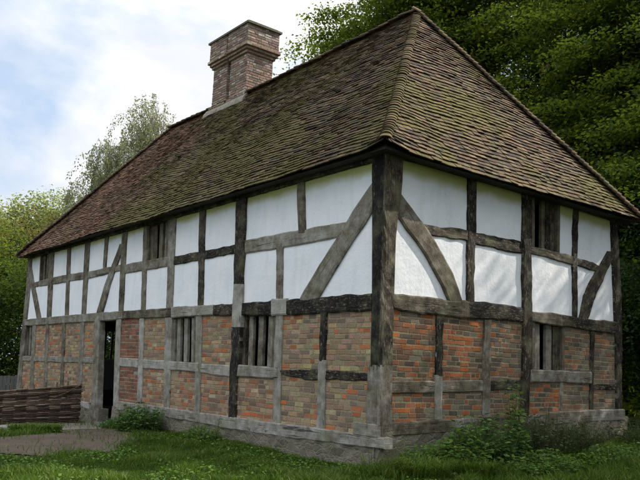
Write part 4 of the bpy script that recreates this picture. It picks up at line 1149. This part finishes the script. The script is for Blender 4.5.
def weed(name,label,cat,x,y,h,rx,ry,nst,leaf,mat,seed,per=14,group=None,upright=.25,lw=.55):
    rs=np.random.default_rng(seed); z0=float(g(x,y))
    root=empty(name,(x,y,z0),label,cat,group)
    t=Acc(); P=[];D=[]
    for i in range(nst):
        a=rs.uniform(0,6.283); rr=math.sqrt(rs.random())
        bx,by=x+math.cos(a)*rr*rx*.8,y+math.sin(a)*rr*ry*.8
        hh=h*rs.uniform(.45,1)*(1-.45*rr**2)
        lx,ly=math.cos(a)*rr*upright*hh+rs.normal()*.07*hh,math.sin(a)*rr*upright*hh+rs.normal()*.07*hh
        pts=[Vector((x,y,z0-.05))]+[Vector((bx+lx*k*k,by+ly*k*k,float(g(bx,by))-.02+hh*k)) for k in (0,.35,.7,1)]
        t.tube(pts,[.006,.006,.005,.004,.002],4,cap=False)
        for j in range(per):
            k=.12+.88*(j+rs.random())/per
            p=np.array([bx+lx*k*k,by+ly*k*k,float(g(bx,by))-.02+hh*k])
            an=j*2.4+rs.random(); up=rs.uniform(-.35,.45)
            off=rs.uniform(0,.04)
            d=np.array([math.cos(an),math.sin(an),up]); P.append(p+d*off); D.append(d)
    P=np.array(P);D=np.array(D); n=len(P)
    N=rs.normal(size=(n,3))*.35; N[:,2]+=1
    s=leaf*rs.uniform(.5,1.25,n)
    leafmesh('foliage',P,D,N,s,s*lw,mat,root)
    mk('stems',t.V,t.F,M['stem'],root,smooth=True,recalc=False)
    return root
weed('nettle_clump','rounded dark nettle clump against the plinth right of the doorway','plant',-6.15,-.52,.62,.66,.45,170,.085,M['nettle'],61)
weed('nettle_clump','low spread of nettles between the doorway and the rounded clump','plant',-7.4,-.42,.30,.65,.32,80,.065,M['nettle'],62)
weed('weed_clump','small leafy weeds under the sill between the two right-hand lower windows','plant',-4.05,-.40,.34,.45,.26,60,.06,M['weed'],63)
weed('tall_weed','single upright sprig on the long side reaching the sill','plant',-3.72,-.28,.62,.09,.07,6,.055,M['weed'],64,per=20,upright=.1)
weed('thin_weed','spindly weed right at the foot of the corner post','plant',.18,-.30,.44,.18,.14,9,.05,M['weed'],65,per=9)
weed('weed_clump','leafy bright weeds on the end wall just past the corner','plant',.40,.45,.42,.34,.40,90,.075,M['weed'],66)
weed('weed_clump','mid height leafy weeds between the corner weeds and the nettle bush','plant',.60,.95,.62,.32,.45,120,.085,M['weed'],74)
weed('nettle_clump','dense leafy bush of nettles below the two grey studs of the end wall','plant',.48,1.65,.86,.40,.95,230,.095,M['nettle'],67)
weed('tall_weed','tallest weed, its sprig crossing the sill of the end wall','plant',.5,2.30,1.45,.14,.16,16,.10,M['weed'],68,per=34,upright=.1)
weed('bramble_clump','dull brownish bramble right of the tallest weed','plant',.42,3.2,.85,.38,.75,180,.065,M['bramble'],69)
weed('bramble_clump','low tangled undergrowth below the barred end window','plant',.38,4.2,.62,.36,.7,150,.055,M['bramble'],70)
weed('fern_clump','dark fern at the far corner of the end wall','plant',.55,5.9,.62,.55,.6,90,.10,M['beech_dark'],71,upright=.7,lw=.35)
weed('fern_clump','dark fern beyond the far corner under the trees','plant',1.5,8.2,.6,.7,.6,90,.10,M['beech_dark'],72,upright=.7,lw=.35)
weed('weed_clump','sprawling bright weeds in the rough grass below the tallest weed','plant',1.15,2.1,.36,.5,.8,110,.07,M['weed'],75)
weed('weed_clump','low scattered weeds in the grass in front of the brambles','plant',1.2,3.9,.30,.5,.9,100,.065,M['weed'],76)
# long-bladed tuft
def tuft(label,x,y,h,r,n,seed):
    rs=np.random.default_rng(seed); a=rs.uniform(0,6.283,n); rr=np.sqrt(rs.random(n))*r
    bx,by=x+np.cos(a)*rr,y+np.sin(a)*rr; z=g(bx,by); hh=h*rs.uniform(.55,1.1,n)
    la=a+rs.normal(size=n)*.7; ln=hh*rs.uniform(.3,1.0,n); w=.006
    sx,sy=-np.sin(la)*w,np.cos(la)*w
    def pt(k,hk,wk,s): return np.stack([bx+np.cos(la)*ln*k+sx*wk*s,by+np.sin(la)*ln*k+sy*wk*s,z-.01+hh*hk],1)
    V=np.stack([pt(0,0,1,-1),pt(0,0,1,1),pt(.15,.5,1,-1),pt(.15,.5,1,1),pt(.5,.88,.7,-1),pt(.5,.88,.7,1),pt(1,.8,.1,-1),pt(1,.8,.1,1)],1).reshape(-1,3)
    b=np.arange(n)[:,None]*8
    F=np.concatenate([b+np.array([[0,1,3,2]]),b+np.array([[2,3,5,4]]),b+np.array([[4,5,7,6]])],0)
    o=mknp('grass_tuft',V-np.array([x,y,0],dtype=float),F,M['grass'],None,{'rnd':np.repeat(rs.random(n)*.8+.2,8)}); o.location=(x,y,0)
    return tag(o,label,'plant')
tuft('arching long-bladed grass tuft nearest the camera beside the corner',.95,-.15,.30,.32,900,81)
tuft('second long-bladed grass tuft in front of the nettle bush on the end wall',1.0,.75,.26,.30,700,82)
tuft('grass mound on the edge of the dirt patch nearest the path',-6.6,-2.35,.20,.45,1500,83)

# clover and plantain leaves through the turf
rs=np.random.default_rng(90); n=26000
x=rs.uniform(-9,4.5,n); y=rs.uniform(-5.4,4.5,n)
pt=np.array([fbm(a*.9,b*.9,17,3) for a,b in zip(x,y)]); ok=not_dirt(x,y)&(pt>.02); x,y,pt=x[ok],y[ok],pt[ok]; n=len(x)
P=np.stack([x,y,g(x,y)+rs.uniform(.03,.10,n)],1); D=rs.normal(size=(n,3)); D[:,2]=.25*np.abs(D[:,2]); N=rs.normal(size=(n,3))*.3; N[:,2]+=1
sz=rs.uniform(.025,.055,n)
cl=leafmesh('clover',P,D,N,sz,sz*.75,M['weed'],None,np.clip(rs.random(n)*.6+pt,0,1)); tag(cl,'patches of small round-leaved weeds scattered through the lawn','weeds',kind='stuff')

# wattle hurdle running out from the wall beside the door
FX=-9.88; FY0,FY1=-.32,-3.9
fence=empty('wattle_fence',(FX,-2.,-.28),'low dark woven wattle hurdle left of the open doorway','fence')
def ftop(y):
    return .60+ (y+.37)*.095 if y>-4 else .25
st=[]
y=FY0-.02; i=0
while y>FY1:
    t=Acc(); e=rnd.uniform(-.012,.012); tz=ftop(y)+(.11 if i>0 else .03)+rnd.uniform(-.03,.02)
    t.tube([(FX+e,y,-.42),(FX,y+.01*e,.1),(FX-e,y,tz)],[.022,.020,.016],7)
    mk('stake',t.V,t.F,M['wicker'],fence,{'rnd':[.25]*len(t.V)},smooth=True,recalc=False); st.append(y)
    y-=.255; i+=1
t=Acc(); RV=[]; nrod=46
for r in range(nrod):
    k=r/(nrod-1); ph=r%2
    pts=[]; rad=[]
    rr=rnd.uniform(.011,.017)
    yy=FY0+.06+rnd.uniform(-.015,.03)
    while yy>FY1-.1:
        z=-.30+(ftop(yy)+.30)*k+.010*fbm(yy*2.3,r*1.7,2)+.004
        s=math.cos((yy-st[0])/.255*math.pi+ph*math.pi+.5*fbm(yy*1.5,r*2.2))
        pts.append((FX+.024*s+.004*fbm(yy*5,r),yy,z)); rad.append(rr*(1+.15*fbm(yy*3,r,8)))
        yy-=.064
    t.tube(pts,rad,5); q_=rnd.random()**1.1; RV+=[q_]*(len(t.V)-len(RV))
mk('woven_rods',t.V,t.F,M['wicker'],fence,{'rnd':RV},smooth=True,recalc=False)
t=Acc(); t.tube([(FX+.05,-.95,.30),(FX+.06,-.6,.45),(FX+.05,-.33,.60),(FX+.05,-.3,.66)],[.012,.012,.012,.009],6)
t.tube([(FX+.05,-.62,.36),(FX+.065,-.45,.34),(FX+.05,-.28,.26)],[.011,.012,.009],6)
mk('bent_rod',t.V,t.F,M['wicker'],fence,{'rnd':[.4]*len(t.V)},smooth=True,recalc=False)

pf=empty('paling_fence',(-17.5,-1.5,-.28),'grey upright paling fence behind the wattle hurdle at the left edge','fence')
for i in range(34):
    y=.75-i*.118; t=Acc(); h=.60+rnd.uniform(-.02,.02); e=rnd.uniform(-.008,.008)
    t.box8([(-17.5,y+e,-.34),(-17.5,y+.1+e,-.34),(-17.478,y+.1+e,-.34),(-17.478,y+e,-.34),(-17.5,y,h),(-17.5,y+.1,h+rnd.uniform(-.01,.01)),(-17.478,y+.1,h),(-17.478,y,h)])
    mk('paling',t.V,t.F,M['paling'],pf)
for z in (-.05,.38):
    t=Acc(); t.box((-17.545,-3.3,z),(-17.504,.9,z+.08)); mk('fence_rail',t.V,t.F,M['paling'],pf)

# stone kerb slab beside the path in the left foreground
def stone(label,x,y,sx,sy,h,rot,group=None):
    V=[];F=[]; n=10
    c,s=math.cos(rot),math.sin(rot); z0=float(g(x,y))
    for j,(hh,sc) in enumerate(((-.12,1.),(h-.03,1.),(h,.90),(h+.004,.4))):
        for k in range(n):
            a=2*math.pi*k/n; ca,sa=math.cos(a),math.sin(a)
            px=math.copysign(abs(ca)**.45,ca)*sx*sc*(1+.09*fbm(k*2.1,x,3)); py=math.copysign(abs(sa)**.45,sa)*sy*sc*(1+.09*fbm(k*1.7,y,9))
            V.append((x+px*c-py*s,y+px*s+py*c,z0+hh+.01*fbm(k,j,x)))
    for j in range(3):
        for k in range(n):
            k2=(k+1)%n; F.append((j*n+k,j*n+k2,j*n+n+k2,j*n+n+k))
    F.append(tuple(range(3*n,4*n)))
    o=mk('kerb_stone',[(v[0]-x,v[1]-y,v[2]-z0) for v in V],F,M['slab']); o.location=(x,y,z0)
    return tag(o,label,'stone',group)
stone('flat grey kerb stone nearest the wattle hurdle at the left edge',-7.9,-2.35,.42,.16,.09,-.9)
stone('flat grey kerb stone at the edge of the grass mound, lower left corner',-7.05,-3.1,.45,.17,.09,-.75)


# ------------------------------------------------------------------ light, sky, camera
SUN_EL,SUN_AZ=R(41),R(71)      # direction to the sun: azimuth measured from +X towards +Y
sd_=Vector((math.cos(SUN_EL)*math.cos(SUN_AZ),math.cos(SUN_EL)*math.sin(SUN_AZ),math.sin(SUN_EL)))
L=bpy.data.lights.new('sun','SUN'); L.energy=5.0; L.angle=R(.5); L.color=(1,.93,.82)
lo=bpy.data.objects.new('sun',L); lo.rotation_euler=sd_.to_track_quat('Z','Y').to_euler(); lo.location=(0,0,30); COL.objects.link(lo)
world=bpy.data.worlds.new('World'); scene.world=world; world.use_nodes=True
wt=world.node_tree; wt.nodes.clear()
wo=wt.nodes.new('ShaderNodeOutputWorld'); bg=wt.nodes.new('ShaderNodeBackground'); bg.inputs[1].default_value=.1
sky=wt.nodes.new('ShaderNodeTexSky'); sky.sky_type='NISHITA'; sky.sun_disc=False; sky.sun_elevation=SUN_EL; sky.sun_rotation=math.pi/2-SUN_AZ
sky.air_density=1; sky.dust_density=1.5; sky.ozone_density=1
tc=wt.nodes.new('ShaderNodeTexCoord')
mp=wt.nodes.new('ShaderNodeMapping'); mp.inputs['Scale'].default_value=(1,1,1.9); mp.inputs['Location'].default_value=CLOUD_OFF
wt.links.new(tc.outputs['Generated'],mp.inputs[0])
nz=wt.nodes.new('ShaderNodeTexNoise'); nz.inputs['Scale'].default_value=2.1; nz.inputs['Detail'].default_value=9; nz.inputs['Roughness'].default_value=.55; nz.inputs['Distortion'].default_value=.25
wt.links.new(mp.outputs[0],nz.inputs['Vector'])
cr=wt.nodes.new('ShaderNodeMapRange'); cr.inputs[1].default_value=CLOUD_LO; cr.inputs[2].default_value=CLOUD_HI
wt.links.new(nz.outputs['Fac'],cr.inputs[0])
nz2=wt.nodes.new('ShaderNodeTexNoise'); nz2.inputs['Scale'].default_value=5; nz2.inputs['Detail'].default_value=6; wt.links.new(mp.outputs[0],nz2.inputs['Vector'])
cc=wt.nodes.new('ShaderNodeValToRGB'); cc.color_ramp.elements[0].position=.34; cc.color_ramp.elements[0].color=(.80,.82,.88,1); cc.color_ramp.elements[1].position=.62; cc.color_ramp.elements[1].color=(1,1,1,1)
wt.links.new(nz2.outputs['Fac'],cc.inputs[0])
mul=wt.nodes.new('ShaderNodeVectorMath'); mul.operation='SCALE'; mul.inputs['Scale'].default_value=CLOUD_B; wt.links.new(cc.outputs[0],mul.inputs[0])
sx=wt.nodes.new('ShaderNodeSeparateXYZ'); wt.links.new(tc.outputs['Generated'],sx.inputs[0])
zr=wt.nodes.new('ShaderNodeMapRange'); zr.interpolation_type='SMOOTHSTEP'
for i_,v_ in ((1,.35),(2,.95),(3,CLOUD_B),(4,CLOUD_Z)): zr.inputs[i_].default_value=v_
wt.links.new(sx.outputs[2],zr.inputs[0]); wt.links.new(zr.outputs[0],mul.inputs['Scale'])
pale=wt.nodes.new('ShaderNodeMix'); pale.data_type='RGBA'; pale.inputs[0].default_value=.92; pale.inputs[7].default_value=(4.2,5.3,6.9,1)
sks=wt.nodes.new('ShaderNodeVectorMath'); sks.operation='SCALE'; sks.inputs['Scale'].default_value=1.0; wt.links.new(sky.outputs[0],sks.inputs[0])
wt.links.new(sks.outputs[0],pale.inputs[6])
mxn=wt.nodes.new('ShaderNodeMix'); mxn.data_type='RGBA'
wt.links.new(cr.outputs[0],mxn.inputs[0]); wt.links.new(pale.outputs[2],mxn.inputs[6]); wt.links.new(mul.outputs[0],mxn.inputs[7])
wt.links.new(mxn.outputs[2],bg.inputs[0]); wt.links.new(bg.outputs[0],wo.inputs[0])

cam=bpy.data.cameras.new('camera'); cam.sensor_width=36; cam.lens=747.81/640*36; cam.clip_end=1500; cam.clip_start=.05
co=bpy.data.objects.new('camera',cam); COL.objects.link(co); scene.camera=co
from mathutils import Matrix
yaw,pit,ro=2.47205,.17178,.04297
fw=Vector((math.cos(yaw)*math.cos(pit),math.sin(yaw)*math.cos(pit),math.sin(pit)))
r_=fw.cross(Vector((0,0,1))).normalized(); u_=r_.cross(fw)
r2=r_*math.cos(ro)+u_*math.sin(ro); u2=-r_*math.sin(ro)+u_*math.cos(ro)
mw=Matrix((r2,u2,-fw)).transposed().to_4x4(); mw.translation=(7.5603,-7.1236,1.2015)
co.matrix_world=mw
vs=scene.view_settings; vs.view_transform='Standard'; vs.look='None'; vs.gamma=1; vs.exposure=EXPO; vs.use_curve_mapping=False
